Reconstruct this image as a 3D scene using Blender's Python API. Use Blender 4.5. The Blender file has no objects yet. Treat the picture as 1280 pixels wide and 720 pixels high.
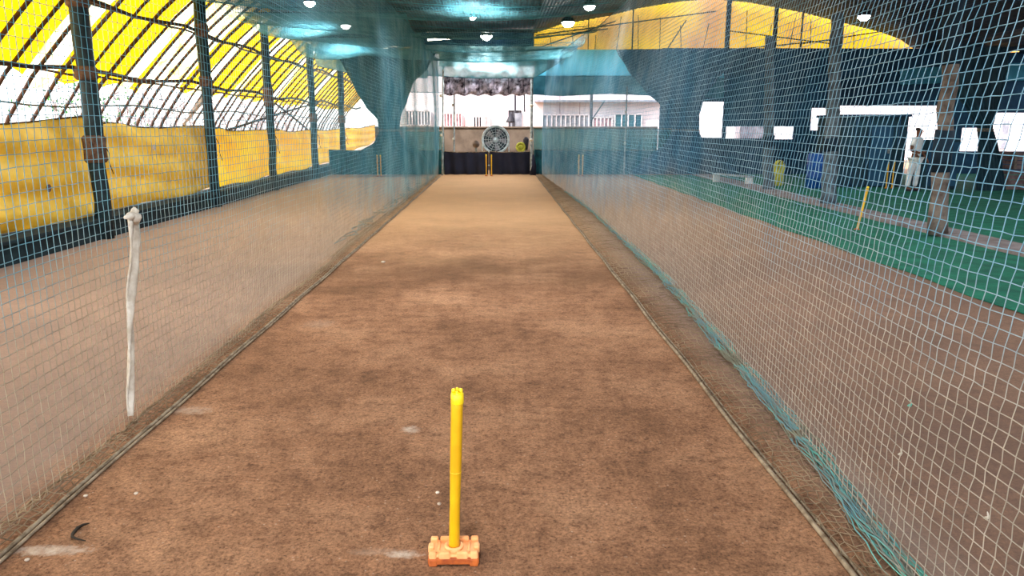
import bpy, bmesh, math, random
import numpy as np
from mathutils import Vector, Matrix
R = math.radians
random.seed(4)
rng = np.random.default_rng(7)
S = bpy.context.scene
COL = S.collection

# ------------------------------------------------------------------ camera
F, TH, H = 924.0, R(12.3), 1.75
YAW = math.atan(18 / 924.0)
cd = bpy.data.cameras.new('camera')
cam = bpy.data.objects.new('camera', cd)
COL.objects.link(cam)
cam.location = (0, 0, H)
cam.rotation_euler = (R(90) - TH, 0, -YAW)
cd.sensor_width = 36
cd.lens = F / 1280 * 36
cd.clip_start = 0.02
cd.clip_end = 500
S.camera = cam


def at(px, py, Y=None, Z=None, X=None):
    """world point that the photo pixel sees on a plane of the room"""
    rx, ry = (px - 640) / F, (360 - py) / F
    d = [rx, math.cos(TH) + ry * math.sin(TH), -math.sin(TH) + ry * math.cos(TH)]
    c, s = math.cos(YAW), math.sin(YAW)
    d = [d[0] * c + d[1] * s, -d[0] * s + d[1] * c, d[2]]
    t = Y / d[1] if Y is not None else ((Z - H) / d[2] if Z is not None else X / d[0])
    return Vector((d[0] * t, d[1] * t, H + d[2] * t))


# ------------------------------------------------------------------ materials
def s2l(c):
    return tuple(((v / 255) / 12.92 if v / 255 <= .04045 else ((v / 255 + .055) / 1.055) ** 2.4) for v in c) + (1,)


def nodes(name):
    m = bpy.data.materials.new(name)
    m.use_nodes = True
    nt = m.node_tree
    nt.nodes.clear()
    out = nt.nodes.new('ShaderNodeOutputMaterial')
    return m, nt, out


def N(nt, kind, **kw):
    n = nt.nodes.new(kind)
    for k, v in kw.items():
        if k in n.inputs:
            n.inputs[k].default_value = v
        else:
            setattr(n, k, v)
    return n


def ramp(nt, fac, stops):
    r = nt.nodes.new('ShaderNodeValToRGB')
    el = r.color_ramp.elements
    while len(el) < len(stops):
        el.new(.5)
    for e, (p, c) in zip(el, stops):
        e.position = p
        e.color = c if len(c) == 4 else tuple(c) + (1,)
    nt.links.new(fac, r.inputs[0])
    return r.outputs[0]


def noise(nt, vec, scale, detail=4, rough=.55):
    n = N(nt, 'ShaderNodeTexNoise')
    n.inputs['Scale'].default_value = scale
    n.inputs['Detail'].default_value = detail
    n.inputs['Roughness'].default_value = rough
    nt.links.new(vec, n.inputs['Vector'])
    return n.outputs[0]


def mixc(nt, fac, a, b, mode='MIX'):
    m = nt.nodes.new('ShaderNodeMix')
    m.data_type = 'RGBA'
    m.blend_type = mode
    for sock, v in ((m.inputs[0], fac), (m.inputs[6], a), (m.inputs[7], b)):
        if hasattr(v, 'links'):
            nt.links.new(v, sock)
        else:
            sock.default_value = v
    return m.outputs[2]


def mathn(nt, op, a, b=None):
    m = nt.nodes.new('ShaderNodeMath')
    m.operation = op
    for sock, v in zip(m.inputs, (a, b)):
        if v is None:
            continue
        if hasattr(v, 'links'):
            nt.links.new(v, sock)
        else:
            sock.default_value = v
    return m.outputs[0]


def mat(name, c, rough=.7, c2=None, scale=6.0, metal=0.0, bump=.0, trans=0.0, alpha=1.0, bscale=None, emit=0, spec=.3):
    """mottled paint, cloth, wood or metal; trans = translucency, alpha = openness of a weave"""
    m, nt, out = nodes(name)
    g = N(nt, 'ShaderNodeNewGeometry')
    pos = g.outputs['Position']
    c = s2l(c)
    c2 = s2l(c2) if c2 else tuple(v * .72 for v in c[:3]) + (1,)
    f = noise(nt, pos, scale, 5, .6)
    colr = ramp(nt, f, [(.35, c2), (.62, c)])
    b = N(nt, 'ShaderNodeBsdfPrincipled', Roughness=rough, Metallic=metal)
    b.inputs['Specular IOR Level'].default_value = spec
    nt.links.new(colr, b.inputs['Base Color'])
    if bump:
        bn = N(nt, 'ShaderNodeBump')
        bn.inputs['Strength'].default_value = bump
        bn.inputs['Distance'].default_value = .02
        nt.links.new(noise(nt, pos, bscale or scale * 5, 4), bn.inputs['Height'])
        nt.links.new(bn.outputs[0], b.inputs['Normal'])
    sh = b.outputs[0]
    if trans:
        t = N(nt, 'ShaderNodeBsdfTranslucent')
        nt.links.new(colr, t.inputs[0])
        mx = N(nt, 'ShaderNodeMixShader')
        mx.inputs[0].default_value = trans
        nt.links.new(sh, mx.inputs[1])
        nt.links.new(t.outputs[0], mx.inputs[2])
        sh = mx.outputs[0]
    if alpha < 1:
        t = N(nt, 'ShaderNodeBsdfTransparent')
        mx = N(nt, 'ShaderNodeMixShader')
        mx.inputs[0].default_value = alpha
        nt.links.new(t.outputs[0], mx.inputs[1])
        nt.links.new(sh, mx.inputs[2])
        sh = mx.outputs[0]
    if emit:
        e = N(nt, 'ShaderNodeEmission', Color=c, Strength=emit)
        sh = e.outputs[0]
    nt.links.new(sh, out.inputs[0])
    return m


def ground_material():
    m, nt, out = nodes('trodden_earth')
    pos = N(nt, 'ShaderNodeNewGeometry').outputs['Position']
    big = noise(nt, pos, .9, 5, .62)
    mid = noise(nt, pos, 7, 6, .7)
    fine = noise(nt, pos, 60, 6, .85)
    a = ramp(nt, big, [(.30, s2l((118, 84, 60))), (.5, s2l((148, 108, 80))), (.72, s2l((178, 136, 104)))])
    a = mixc(nt, .75, a, ramp(nt, mid, [(.30, (.42, .40, .40)), (.52, (1, 1, 1)), (.75, (1.22, 1.2, 1.18))]), 'MULTIPLY')
    a = mixc(nt, .9, a, ramp(nt, fine, [(.38, (.34, .30, .28)), (.47, (.95, .95, .95)), (.52, (1.05, 1.05, 1.05)), (.62, (1.6, 1.55, 1.5))]), 'MULTIPLY')
    grit = noise(nt, pos, 24, 6, .8)
    a = mixc(nt, .9, a, ramp(nt, grit, [(.36, (.5, .46, .44)), (.46, (.95, .95, .95)), (.54, (1.03, 1.03, 1.03)), (.66, (1.3, 1.28, 1.25))]), 'MULTIPLY')
    # crumbs of dark clay and pale grit
    v = N(nt, 'ShaderNodeTexVoronoi')
    v.inputs['Scale'].default_value = 26
    nt.links.new(pos, v.inputs['Vector'])
    a = mixc(nt, ramp(nt, v.outputs['Distance'], [(.07, (.9, .9, .9)), (.17, (0, 0, 0))]), a, mixc(nt, ramp(nt, mid, [(.5, (0, 0, 0)), (.56, (1, 1, 1))]), s2l((84, 60, 46)), s2l((186, 156, 132))))
    sep = N(nt, 'ShaderNodeSeparateXYZ')
    nt.links.new(pos, sep.inputs[0])
    # drier, paler soil plus painted-in light from mid pitch on, edge broken by noise
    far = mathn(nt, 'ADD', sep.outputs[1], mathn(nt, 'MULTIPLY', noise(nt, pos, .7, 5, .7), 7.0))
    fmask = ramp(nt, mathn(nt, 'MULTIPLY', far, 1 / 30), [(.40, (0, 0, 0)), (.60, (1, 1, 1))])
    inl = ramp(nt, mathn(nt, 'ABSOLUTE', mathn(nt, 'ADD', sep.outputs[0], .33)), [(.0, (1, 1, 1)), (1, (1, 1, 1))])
    dry_lit = mixc(nt, .6, s2l((216, 172, 124)), a, 'MULTIPLY')
    dry_lit = mixc(nt, .8, s2l((200, 162, 120)), dry_lit)
    dry_lit = mixc(nt, .45, dry_lit, s2l((206, 168, 126)))
    a = mixc(nt, mathn(nt, 'MULTIPLY', fmask, .85), a, dry_lit)
    # dark trampled band across the lane about ten metres out
    dk = mathn(nt, 'ADD', mathn(nt, 'ABSOLUTE', mathn(nt, 'SUBTRACT', sep.outputs[1], 8.9)), mathn(nt, 'MULTIPLY', big, 2.0))
    a = mixc(nt, ramp(nt, mathn(nt, 'MULTIPLY', dk, .25), [(.28, (.55, .55, .55)), (.62, (0, 0, 0))]), a, s2l((96, 68, 46)))
    # greyer dust in the neighbouring lanes
    side = ramp(nt, mathn(nt, 'MULTIPLY', mathn(nt, 'ABSOLUTE', mathn(nt, 'ADD', sep.outputs[0], .33)), .2),
                [(.36, (0, 0, 0)), (.42, (1, 1, 1))])
    a = mixc(nt, mathn(nt, 'MULTIPLY', side, .62), a, mixc(nt, ramp(nt, mathn(nt, 'MULTIPLY', sep.outputs[0], .5), [(.9, (0, 0, 0)), (1, (1, 1, 1))]), s2l((156, 138, 128)), s2l((130, 108, 98))))
    # chalk scuffs
    for (x, y, rx, ry, st) in CHALK:
        dx = mathn(nt, 'MULTIPLY', mathn(nt, 'SUBTRACT', sep.outputs[0], x), 1 / rx)
        dy = mathn(nt, 'MULTIPLY', mathn(nt, 'SUBTRACT', sep.outputs[1], y), 1 / ry)
        d = mathn(nt, 'ADD', mathn(nt, 'MULTIPLY', dx, dx), mathn(nt, 'MULTIPLY', dy, dy))
        d = mathn(nt, 'ADD', d, mathn(nt, 'MULTIPLY', noise(nt, pos, 22, 5, .75), 1.6))
        a = mixc(nt, ramp(nt, d, [(.45, (st,) * 3), (1.35, (0, 0, 0))]) if False else
                 ramp(nt, mathn(nt, 'MULTIPLY', d, .5), [(.32, (st,) * 3), (.62, (0, 0, 0))]), a, s2l((206, 188, 170)))
    b = N(nt, 'ShaderNodeBsdfPrincipled', Roughness=.9)
    b.inputs['Specular IOR Level'].default_value = .15
    nt.links.new(a, b.inputs['Base Color'])
    bn = N(nt, 'ShaderNodeBump')
    bn.inputs['Strength'].default_value = .8
    bn.inputs['Distance'].default_value = .012
    hsum = mathn(nt, 'ADD', fine, mathn(nt, 'MULTIPLY', mid, 1.5))
    nt.links.new(hsum, bn.inputs['Height'])
    nt.links.new(bn.outputs[0], b.inputs['Normal'])
    nt.links.new(b.outputs[0], out.inputs[0])
    return m


def net_material(name, clean, clean2, dusty, z0=.75, z1=1.35, tr=.0):
    """twine that is clean blue-green high up and caked with dust near the floor"""
    m, nt, out = nodes(name)
    pos = N(nt, 'ShaderNodeNewGeometry').outputs['Position']
    sep = N(nt, 'ShaderNodeSeparateXYZ')
    nt.links.new(pos, sep.inputs[0])
    hi = ramp(nt, noise(nt, pos, 1.6, 4), [(.38, s2l(clean)), (.62, s2l(clean2))])
    z = mathn(nt, 'ADD', sep.outputs[2], mathn(nt, 'MULTIPLY', mathn(nt, 'SUBTRACT', noise(nt, pos, 2.2, 4), .5), .9))
    far = nt.nodes.new('ShaderNodeMapRange')
    nt.links.new(sep.outputs[1], far.inputs[0])
    for q, val in ((1, 8.0), (2, 16.0), (3, 0.0), (4, .9)):
        far.inputs[q].default_value = val
    z = mathn(nt, 'ADD', z, far.outputs[0])
    z = mathn(nt, 'MULTIPLY', z, .25)
    fac = ramp(nt, z, [(z0 * .25, (0, 0, 0)), (z1 * .25, (1, 1, 1))])
    lo = ramp(nt, noise(nt, pos, 9, 3), [(.35, tuple(v * .7 for v in s2l(dusty)[:3])), (.65, s2l(dusty))])
    c = mixc(nt, fac, lo, hi)
    b = N(nt, 'ShaderNodeBsdfPrincipled', Roughness=.6)
    b.inputs['Specular IOR Level'].default_value = .3
    nt.links.new(c, b.inputs['Base Color'])
    t = N(nt, 'ShaderNodeBsdfTranslucent')
    nt.links.new(c, t.inputs[0])
    mx = N(nt, 'ShaderNodeMixShader')
    mx.inputs[0].default_value = .35
    nt.links.new(b.outputs[0], mx.inputs[1])
    nt.links.new(t.outputs[0], mx.inputs[2])
    nt.links.new(mx.outputs[0], out.inputs[0])
    return m


def wp(px, py):
    p = at(px, py, Z=0)
    return p.x, p.y


CHALK = [wp(513, 537) + (.10, .10, .8), wp(62, 688) + (.30, .07, .95), wp(505, 693) + (.14, .05, .9),
         wp(240, 513) + (.25, .12, .45), wp(470, 690) + (.2, .05, .25), wp(400, 405) + (.25, .25, .2)]

M = {}
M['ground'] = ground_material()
M['net'] = net_material('blue_green_twine', (84, 150, 172), (128, 182, 200), (190, 176, 152))
M['netr'] = net_material('blue_grey_twine', (112, 166, 192), (156, 194, 212), (198, 186, 168), .8, 1.45)
M['roofnet'] = net_material('roof_twine', (60, 130, 140), (110, 180, 190), (120, 150, 150), -3, -2)
M['skirt'] = net_material('dusty_twine', (150, 128, 100), (176, 154, 124), (150, 128, 100), -3, -2)
M['roll'] = net_material('turquoise_twine', (104, 184, 166), (112, 160, 170), (150, 150, 130), -3, -2)
M['roll2'] = net_material('dusty_roll_twine', (150, 148, 134), (124, 150, 152), (150, 150, 130), -3, -2)
M['rope'] = mat('dirty_rope', (150, 134, 112), .9, (96, 80, 62), 14)
M['tarp'] = mat('yellow_tarpaulin', (234, 208, 98), .5, (212, 182, 72), 1.6, trans=.35, bump=.25, bscale=7)
M['tarp2'] = mat('bright_yellow_tarpaulin', (255, 236, 84), .5, (250, 218, 60), 1.2, trans=.5, bump=.25, bscale=6)
M['canopy'] = mat('yellow_canopy_sheet', (206, 168, 6), .5, (172, 132, 4), 3.2, trans=.7, bump=.3, bscale=5)
M['canopyw'] = mat('white_canopy_sheet', (255, 252, 235), .5, (246, 214, 90), 2.4, trans=.85, bump=.3, bscale=5)
M['gable'] = mat('weathered_yellow_sheet', (234, 196, 24), .5, (196, 148, 84), .45, trans=.7)
M['pole'] = mat('dark_bamboo', (74, 46, 26), .8, (40, 26, 18), 8)
M['post'] = mat('dark_green_painted_steel', (26, 50, 56), .55, (14, 26, 34), 5)
M['rustwrap'] = mat('brown_wrapping', (110, 84, 66), .9, (60, 44, 38), 10, bump=.4)
M['plinth'] = mat('dark_plinth', (22, 44, 50), .8, (14, 26, 32), 3)
M['roof'] = mat('dark_roof_sheet', (58, 62, 74), .55, (42, 46, 58), .8)
M['roofr'] = mat('navy_roof_sheet', (24, 58, 92), .6, (14, 36, 60), .8)
M['steel'] = mat('dark_truss_steel', (34, 44, 56), .5, (24, 28, 36), 4)
M['navy'] = mat('navy_wall_cloth', (34, 76, 106), .8, (20, 48, 72), .9, bump=.2)
M['teal'] = mat('teal_shade_cloth', (66, 128, 144), .8, (34, 84, 102), 1.3, trans=.4, bump=.3)
M['tealo'] = mat('open_teal_shade_cloth', (112, 186, 200), .8, (66, 140, 158), 2, trans=.5, alpha=.74)
M['fold'] = mat('folded_teal_net', (160, 206, 212), .8, (104, 160, 168), 2, trans=.4, alpha=.9)
M['turq'] = mat('turquoise_sheet', (120, 222, 250), .7, (92, 200, 232), .7, trans=.7)
M['screen'] = mat('fine_teal_screen', (70, 150, 150), .8, (40, 112, 116), 2, trans=.3, alpha=.5)
M['screend'] = mat('dark_teal_screen', (26, 92, 102), .8, (16, 60, 76), 6, trans=.2, alpha=.92)
M['wallnet'] = mat('dark_teal_weave', (36, 84, 94), .8, (22, 54, 66), 4, trans=.2, bump=.5, bscale=16)
M['crumple'] = mat('grey_purple_cloth', (206, 196, 212), .8, (50, 42, 56), 7, trans=.3, bump=.7, bscale=9)
M['black'] = mat('black_cloth', (26, 28, 46), .85, (18, 20, 34), 2)
M['white'] = mat('white_paint', (232, 230, 226), .5, (205, 205, 200), 4)
M['palepost'] = mat('pale_galvanised_pipe', (168, 176, 176), .5, (96, 104, 108), 9)
M['bld'] = mat('white_building_wall', (240, 232, 236), .9, (226, 214, 220), .6)
M['bldg'] = mat('grey_shutter', (150, 150, 160), .8, (110, 112, 124), 4)
M['bldp'] = mat('pink_lattice', (186, 140, 146), .8, (120, 80, 90), 6)
M['darkwin'] = mat('dark_opening', (46, 40, 48), .6, (28, 26, 34), 2)
M['parapet'] = mat('beige_parapet', (122, 106, 94), .9, (98, 84, 74), 2.2, bump=.2)
M['turf'] = mat('green_turf', (26, 118, 92), .9, (14, 88, 72), 3, bump=.6, bscale=90)
M['kerb'] = mat('grey_kerb', (142, 132, 132), .9, (110, 98, 96), 4, bump=.3)
M['pillar'] = mat('rough_brown_pillar', (124, 112, 104), .9, (74, 62, 58), 5, bump=.8, bscale=14)
M['pillarg'] = mat('rough_grey_pillar', (104, 116, 124), .9, (60, 70, 80), 5, bump=.8, bscale=14)
M['bluewrap'] = mat('navy_wrap', (22, 46, 64), .8, (14, 30, 44), 3, bump=.4)
M['stump'] = mat('yellow_stump_plastic', (226, 176, 14), .38, (212, 158, 8), 5, spec=.5)
M['stumptop'] = mat('yellow_stump_tip', (255, 224, 30), .38, (246, 210, 14), 9, spec=.5)
M['base'] = mat('orange_rubber', (244, 180, 120), .6, (226, 150, 90), 9, bump=.15, bscale=60)
M['base_d'] = mat('brown_orange_rubber', (192, 100, 42), .6, (138, 62, 30), 14, bump=.15)  # darker mottled rubber of the lower base block and stump feet
M['cloth'] = mat('dirty_white_cloth', (226, 220, 208), .9, (190, 178, 160), 14, trans=.2, bump=.5, bscale=40)
M['booth'] = mat('navy_booth_cloth', (22, 58, 72), .7, (14, 40, 54), 1.4, bump=.2)
M['blue'] = mat('blue_plastic', (24, 84, 160), .4, (16, 62, 130), 4)
M['ygreen'] = mat('yellow_green_cloth', (196, 190, 70), .8, (150, 150, 50), 6)
M['brown'] = mat('brown_board', (118, 98, 98), .8, (84, 66, 68), 5)
M['skin'] = mat('brown_skin', (120, 78, 56), .6, (96, 60, 44), 6)
M['hair'] = mat('black_hair', (24, 18, 16), .6, (14, 12, 12), 20)
M['shirt'] = mat('white_shirt', (240, 240, 240), .8, (220, 220, 224), 8)
M['lamp'] = mat('lamp_lens', (255, 252, 240), emit=40)
M['tube'] = mat('tube_glass', (255, 244, 220), emit=9)
M['tubeo'] = mat('warm_tube_glass', (255, 190, 90), emit=3)
M['fanc'] = mat('pale_blue_cage', (208, 220, 226), .4, (150, 172, 182), 9)
M['fand'] = mat('dark_fan_drum', (44, 66, 80), .5, (26, 40, 52), 5)
M['leaf'] = mat('green_leaf', (70, 130, 60), .7, (40, 100, 60), 5, trans=.4)
M['twig'] = mat('dark_twig', (44, 36, 26), .8, (26, 20, 14), 9)
M['branch'] = mat('grey_branch', (176, 166, 170), .9, (120, 108, 112), 5)
M['pebble'] = mat('pale_pebble', (206, 190, 172), .8, (160, 140, 120), 30)
M['red'] = mat('red_band', (170, 60, 50), .7)


# ------------------------------------------------------------------ object helpers
def tag(o, label=None, cat=None, group=None, kind=None):
    if label: o['label'] = label
    if cat: o['category'] = cat
    if group: o['group'] = group
    if kind: o['kind'] = kind
    return o


def thing(name, label, cat, loc=(0, 0, 0), rz=0, group=None):
    o = bpy.data.objects.new(name, None)
    o.empty_display_size = .1
    COL.objects.link(o)
    o.location = loc
    o.rotation_euler = (0, 0, rz)
    return tag(o, label, cat, group)


class MB:
    def __init__(s):
        s.v, s.f = [], []

    def box(s, x0, x1, y0, y1, z0, z1):
        i = len(s.v)
        s.v += [(x, y, z) for z in (z0, z1) for y in (y0, y1) for x in (x0, x1)]
        s.f += [tuple(i + k for k in q) for q in ((0, 2, 3, 1), (4, 5, 7, 6), (0, 1, 5, 4), (2, 6, 7, 3), (0, 4, 6, 2), (1, 3, 7, 5))]
        return s

    def tube(s, pts, r, n=6, cap=True):
        pts = [Vector(p) for p in pts]
        rs = r if isinstance(r, (list, tuple)) else [r] * len(pts)
        base = len(s.v)
        ref = Vector((0, 0, 1)) if abs((pts[-1] - pts[0]).normalized().z) < .9 else Vector((1, 0, 0))
        for i, p in enumerate(pts):
            t = (pts[min(i + 1, len(pts) - 1)] - pts[max(i - 1, 0)]).normalized()
            a = t.cross(ref).normalized()
            b = t.cross(a)
            for k in range(n):
                w = 2 * math.pi * k / n
                s.v.append(tuple(p + (a * math.cos(w) + b * math.sin(w)) * rs[i]))
        for i in range(len(pts) - 1):
            for k in range(n):
                k2 = (k + 1) % n
                s.f.append((base + i * n + k, base + i * n + k2, base + (i + 1) * n + k2, base + (i + 1) * n + k))
        if cap:
            s.f.append(tuple(base + k for k in range(n))[::-1])
            s.f.append(tuple(base + (len(pts) - 1) * n + k for k in range(n)))
        return s

    def lathe(s, prof, n=20, o=(0, 0, 0), axis='z'):
        base = len(s.v)
        for (r, z) in prof:
            for k in range(n):
                w = 2 * math.pi * k / n
                p = (r * math.cos(w), r * math.sin(w), z) if axis == 'z' else (r * math.cos(w), z, r * math.sin(w))
                s.v.append((p[0] + o[0], p[1] + o[1], p[2] + o[2]))
        for i in range(len(prof) - 1):
            for k in range(n):
                k2 = (k + 1) % n
                s.f.append((base + i * n + k, base + i * n + k2, base + (i + 1) * n + k2, base + (i + 1) * n + k))
        s.f.append(tuple(base + k for k in range(n))[::-1])
        s.f.append(tuple(base + (len(prof) - 1) * n + k for k in range(n)))
        return s

    def torus(s, r, t, n=32, m=6, o=(0, 0, 0), axis='y'):
        pts = []
        base = len(s.v)
        for i in range(n):
            w = 2 * math.pi * i / n
            for k in range(m):
                a = 2 * math.pi * k / m
                rr = r + t * math.cos(a)
                s.v.append((o[0] + rr * math.cos(w), o[1] + t * math.sin(a), o[2] + rr * math.sin(w)))
        for i in range(n):
            for k in range(m):
                s.f.append((base + i * m + k, base + i * m + (k + 1) % m, base + ((i + 1) % n) * m + (k + 1) % m, base + ((i + 1) % n) * m + k))
        return s

    def sheet(s, fn, nu, nv, thick=None):
        base = len(s.v)
        for i in range(nu + 1):
            for j in range(nv + 1):
                s.v.append(tuple(fn(i / nu, j / nv)))
        for i in range(nu):
            for j in range(nv):
                a = base + i * (nv + 1) + j
                s.f.append((a, a + 1, a + nv + 2, a + nv + 1))
        return s

    def build(s, name, m, parent=None, smooth=False, solid=0, bevel=0):
        me = bpy.data.meshes.new(name)
        me.from_pydata(s.v, [], s.f)
        me.materials.append(m)
        if smooth:
            me.polygons.foreach_set('use_smooth', [True] * len(me.polygons))
        o = bpy.data.objects.new(name, me)
        COL.objects.link(o)
        if parent: o.parent = parent
        if solid:
            k = o.modifiers.new('solid', 'SOLIDIFY')
            k.thickness = solid
            k.offset = 0
        if bevel:
            k = o.modifiers.new('bevel', 'BEVEL')
            k.width = bevel
            k.segments = 2
        bm = bmesh.new()
        bm.from_mesh(me)
        bmesh.ops.recalc_face_normals(bm, faces=bm.faces)
        bm.to_mesh(me)
        bm.free()
        return o


def copy_tree(o, parent=None):
    c = o.copy()
    COL.objects.link(c)
    c.parent = parent
    for ch in list(o.children):
        copy_tree(ch, c)
    return c


def fbm(n, amp, smooth):
    a = rng.normal(0, 1, n)
    k = np.ones(smooth) / smooth
    b = np.concatenate([a] * 3)
    for _ in range(3):
        b = np.convolve(b, k, 'same')
    b = b[n:2 * n]
    return b / (b.std() + 1e-9) * amp


def net_mesh(name, G, m, parent, r=.0022, nrm=None, sides=3):
    """knotted netting: G[u, v] = node positions; every strand is a thin prism"""
    G = np.asarray(G, float)
    nu, nv = G.shape[:2]
    du = np.gradient(G, axis=0)
    dv = np.gradient(G, axis=1)
    du /= np.linalg.norm(du, axis=2, keepdims=True) + 1e-9
    dv /= np.linalg.norm(dv, axis=2, keepdims=True) + 1e-9
    nn = np.cross(du, dv)
    nn /= np.linalg.norm(nn, axis=2, keepdims=True) + 1e-9
    V, Q = [], []
    off = 0
    for axis in (0, 1):
        side = dv if axis == 0 else du
        ring = []
        for k in range(sides):
            w = 2 * math.pi * k / sides
            ring.append(G + r * (math.cos(w) * side + math.sin(w) * nn))
        ring = np.stack(ring, 2)            # nu,nv,sides,3
        V.append(ring.reshape(-1, 3))
        idx = off + np.arange(nu * nv * sides).reshape(nu, nv, sides)
        a, b = (idx[:-1], idx[1:]) if axis == 0 else (idx[:, :-1], idx[:, 1:])
        a2, b2 = np.roll(a, -1, 2), np.roll(b, -1, 2)
        Q.append(np.stack([a, a2, b2, b], -1).reshape(-1, 4))
        off += nu * nv * sides
    V = np.concatenate(V)
    Q = np.concatenate(Q).astype(np.int32)
    me = bpy.data.meshes.new(name)
    me.vertices.add(len(V))
    me.vertices.foreach_set('co', V.ravel().astype(np.float32))
    me.loops.add(Q.size)
    me.loops.foreach_set('vertex_index', Q.ravel())
    me.polygons.add(len(Q))
    me.polygons.foreach_set('loop_start', np.arange(0, Q.size, 4, dtype=np.int32))
    me.polygons.foreach_set('use_smooth', np.ones(len(Q), bool))
    me.update(calc_edges=True)
    me.materials.append(m)
    o = bpy.data.objects.new(name, me)
    COL.objects.link(o)
    o.parent = parent
    return o


# ------------------------------------------------------------------ the ground and the shell
def structure(o):
    o['kind'] = 'structure'
    return o


mb = MB()
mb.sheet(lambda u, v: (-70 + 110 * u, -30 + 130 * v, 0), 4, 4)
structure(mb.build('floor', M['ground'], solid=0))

# plinth the left hand posts stand in
mb = MB().box(-6.75, -6.28, 3, 41, 0, .28).box(-6.80, -6.22, 3, 41, .28, .33)
structure(mb.build('trim_1', M['plinth'], bevel=.01))
# kerb below the right hand pillars
mb = MB().box(7.15, 7.75, 3, 27.6, 0, .07)
structure(mb.build('trim_2', M['kerb'], bevel=.02))

# roof over the lanes: corrugated sheet, with purlins
def roofline(x):
    pts = [(-6.6, 4.75), (-5.6, 5.05), (1.3, 5.25)]
    for (a, za), (b, zb) in zip(pts, pts[1:]):
        if x <= b:
            return za + (zb - za) * (x - a) / (b - a)
    return pts[-1][1]


mb = MB()
mb.sheet(lambda u, v: (-6.6 + 8.2 * u, -6 + 34.6 * v, roofline(-6.6 + 8.2 * u) + .018 * math.sin(u * 7.9 / .16 * 2 * math.pi)), 300, 2)
structure(mb.build('ceiling', M['roof'], solid=.01))
# arched roof of the right bay: profile read off the far gable
ARC = [at(px, py, Y=28.4) for px, py in ((664, 45), (700, 33), (760, 22), (800, 12), (850, 4), (890, 1), (935, 5), (1000, 17), (1060, 32), (1100, 42), (1125, 51), (1142, 63), (1320, 72))]


def arc(u):
    t = u * (len(ARC) - 1)
    i = min(int(t), len(ARC) - 2)
    return ARC[i].lerp(ARC[i + 1], t - i)


mb = MB()
mb.sheet(lambda u, v: (arc(u).x, -6 + 34.4 * v, arc(u).z + .06 + .015 * math.sin(u * 700)), 330, 2)
structure(mb.build('ceiling', M['roofr'], solid=.01))

# far wall: dark cloth-hung wall with openings; lanes are open below the header
def wall_cells(mb, x0, x1, z0, z1, y0, y1, holes):
    xs = sorted({x0, x1} | {min(max(h[k], x0), x1) for h in holes for k in (0, 1)})
    zs = sorted({z0, z1} | {min(max(h[k], z0), z1) for h in holes for k in (2, 3)})
    for a, b in zip(xs, xs[1:]):
        for c, d in zip(zs, zs[1:]):
            mx, mz = (a + b) / 2, (c + d) / 2
            if any(h[0] < mx < h[1] and h[2] < mz < h[3] for h in holes):
                continue
            if b - a > 1e-4 and d - c > 1e-4:
                mb.box(a, b, y0, y1, c, d)


def hole(px0, py0, px1, py1, Y=28.1):
    a, b = at(px0, py0, Y=Y), at(px1, py1, Y=Y)
    return (a.x, b.x, max(b.z, -1), a.z)


holes = [hole(873, 127, 903, 172), hole(908, 158, 957, 173), hole(964, 158, 992, 174), hole(1015, 135, 1036, 163),
         hole(1048, 132, 1176, 232), hole(1203, 160, 1224, 189), hole(1240, 141, 1460, 189)]
mb = MB()
wall_cells(mb, 6.05, 24, 0, 4.56, 28.1, 28.22, holes)
mb.box(-6.6, 1.35, 28.1, 28.2, 4.35, 5.2)
mb.box(-2.1, 1.35, 28.1, 28.16, 3.9, 4.35)
structure(mb.build('wall_back', M['navy']))
mb = MB().box(23.9, 24, -6, 28.1, 0, 4.6)
structure(mb.build('wall_right', M['navy']))
# parapet behind the lanes
zp = at(620, 160, Y=31).z
mb = MB().box(-5.0, 6.6, 31, 31.2, 0, zp).box(-5.0, 6.6, 30.96, 31.24, zp, zp + .06)
structure(mb.build('wall_low', M['parapet'], bevel=.01))

# ------------------------------------------------------------------ yellow gable
g = thing('gable_sheet', 'weathered yellow plastic sheet closing the arched end of the roof', 'plastic sheet', (0, 28.6, 0))
mb = MB()
zb = at(900, 60.5, Y=28.6).z - .06


def gab(u, v):
    x = 1.3 + 14.3 * u
    # top follows the arch
    zt = zb + .05
    for a, b in zip(ARC, ARC[1:]):
        if a.x <= x <= b.x:
            zt = a.z + (b.z - a.z) * (x - a.x) / (b.x - a.x)
    zt = max(zt + .16, zb + .02)
    return (x, .04 * math.sin(x * 3.1) * v, zb + (zt - zb) * v)


mb.sheet(gab, 60, 6)
mb.build('sheet', M['gable'], g)
for px, w in ((908, .16), (967, .13), (1045, .06), (790, .04), (735, .03), (1000, .04)):
    p = at(px, 60, Y=28.5)
    zt = gab((p.x - 1.3) / 14.3, 1)[2]
    MB().box(p.x - w / 2, p.x + w / 2, -.18, -.1, zb, zt).build('strut', M['steel'], g)
for (a, b) in (((670, 44), (895, 14)), ((672, 60), (770, 26)), ((835, 60), (858, 25)), ((908, 38), (1050, 56)), ((1040, 50), (915, 62)), ((1000, 55), (1110, 38)), ((668, 48), (760, 36))):
    p, q = at(*a, Y=28.45), at(*b, Y=28.45)
    MB().tube([(p.x, -.12, p.z), (q.x, -.12, q.z)], .022, 5).build('brace', M['pole'], g)
for k in range(15):
    p = at(690 + k * 27, 61, Y=28.45)
    z1 = gab((p.x - 1.3) / 14.3, 1)[2]
    h_ = random.uniform(.4, .9) * (z1 - zb)
    MB().tube([(p.x, -.09, zb), (p.x + random.uniform(-.1, .2), -.09, zb + h_)], .014, 5).build('batten', M['pole'], g)

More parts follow.
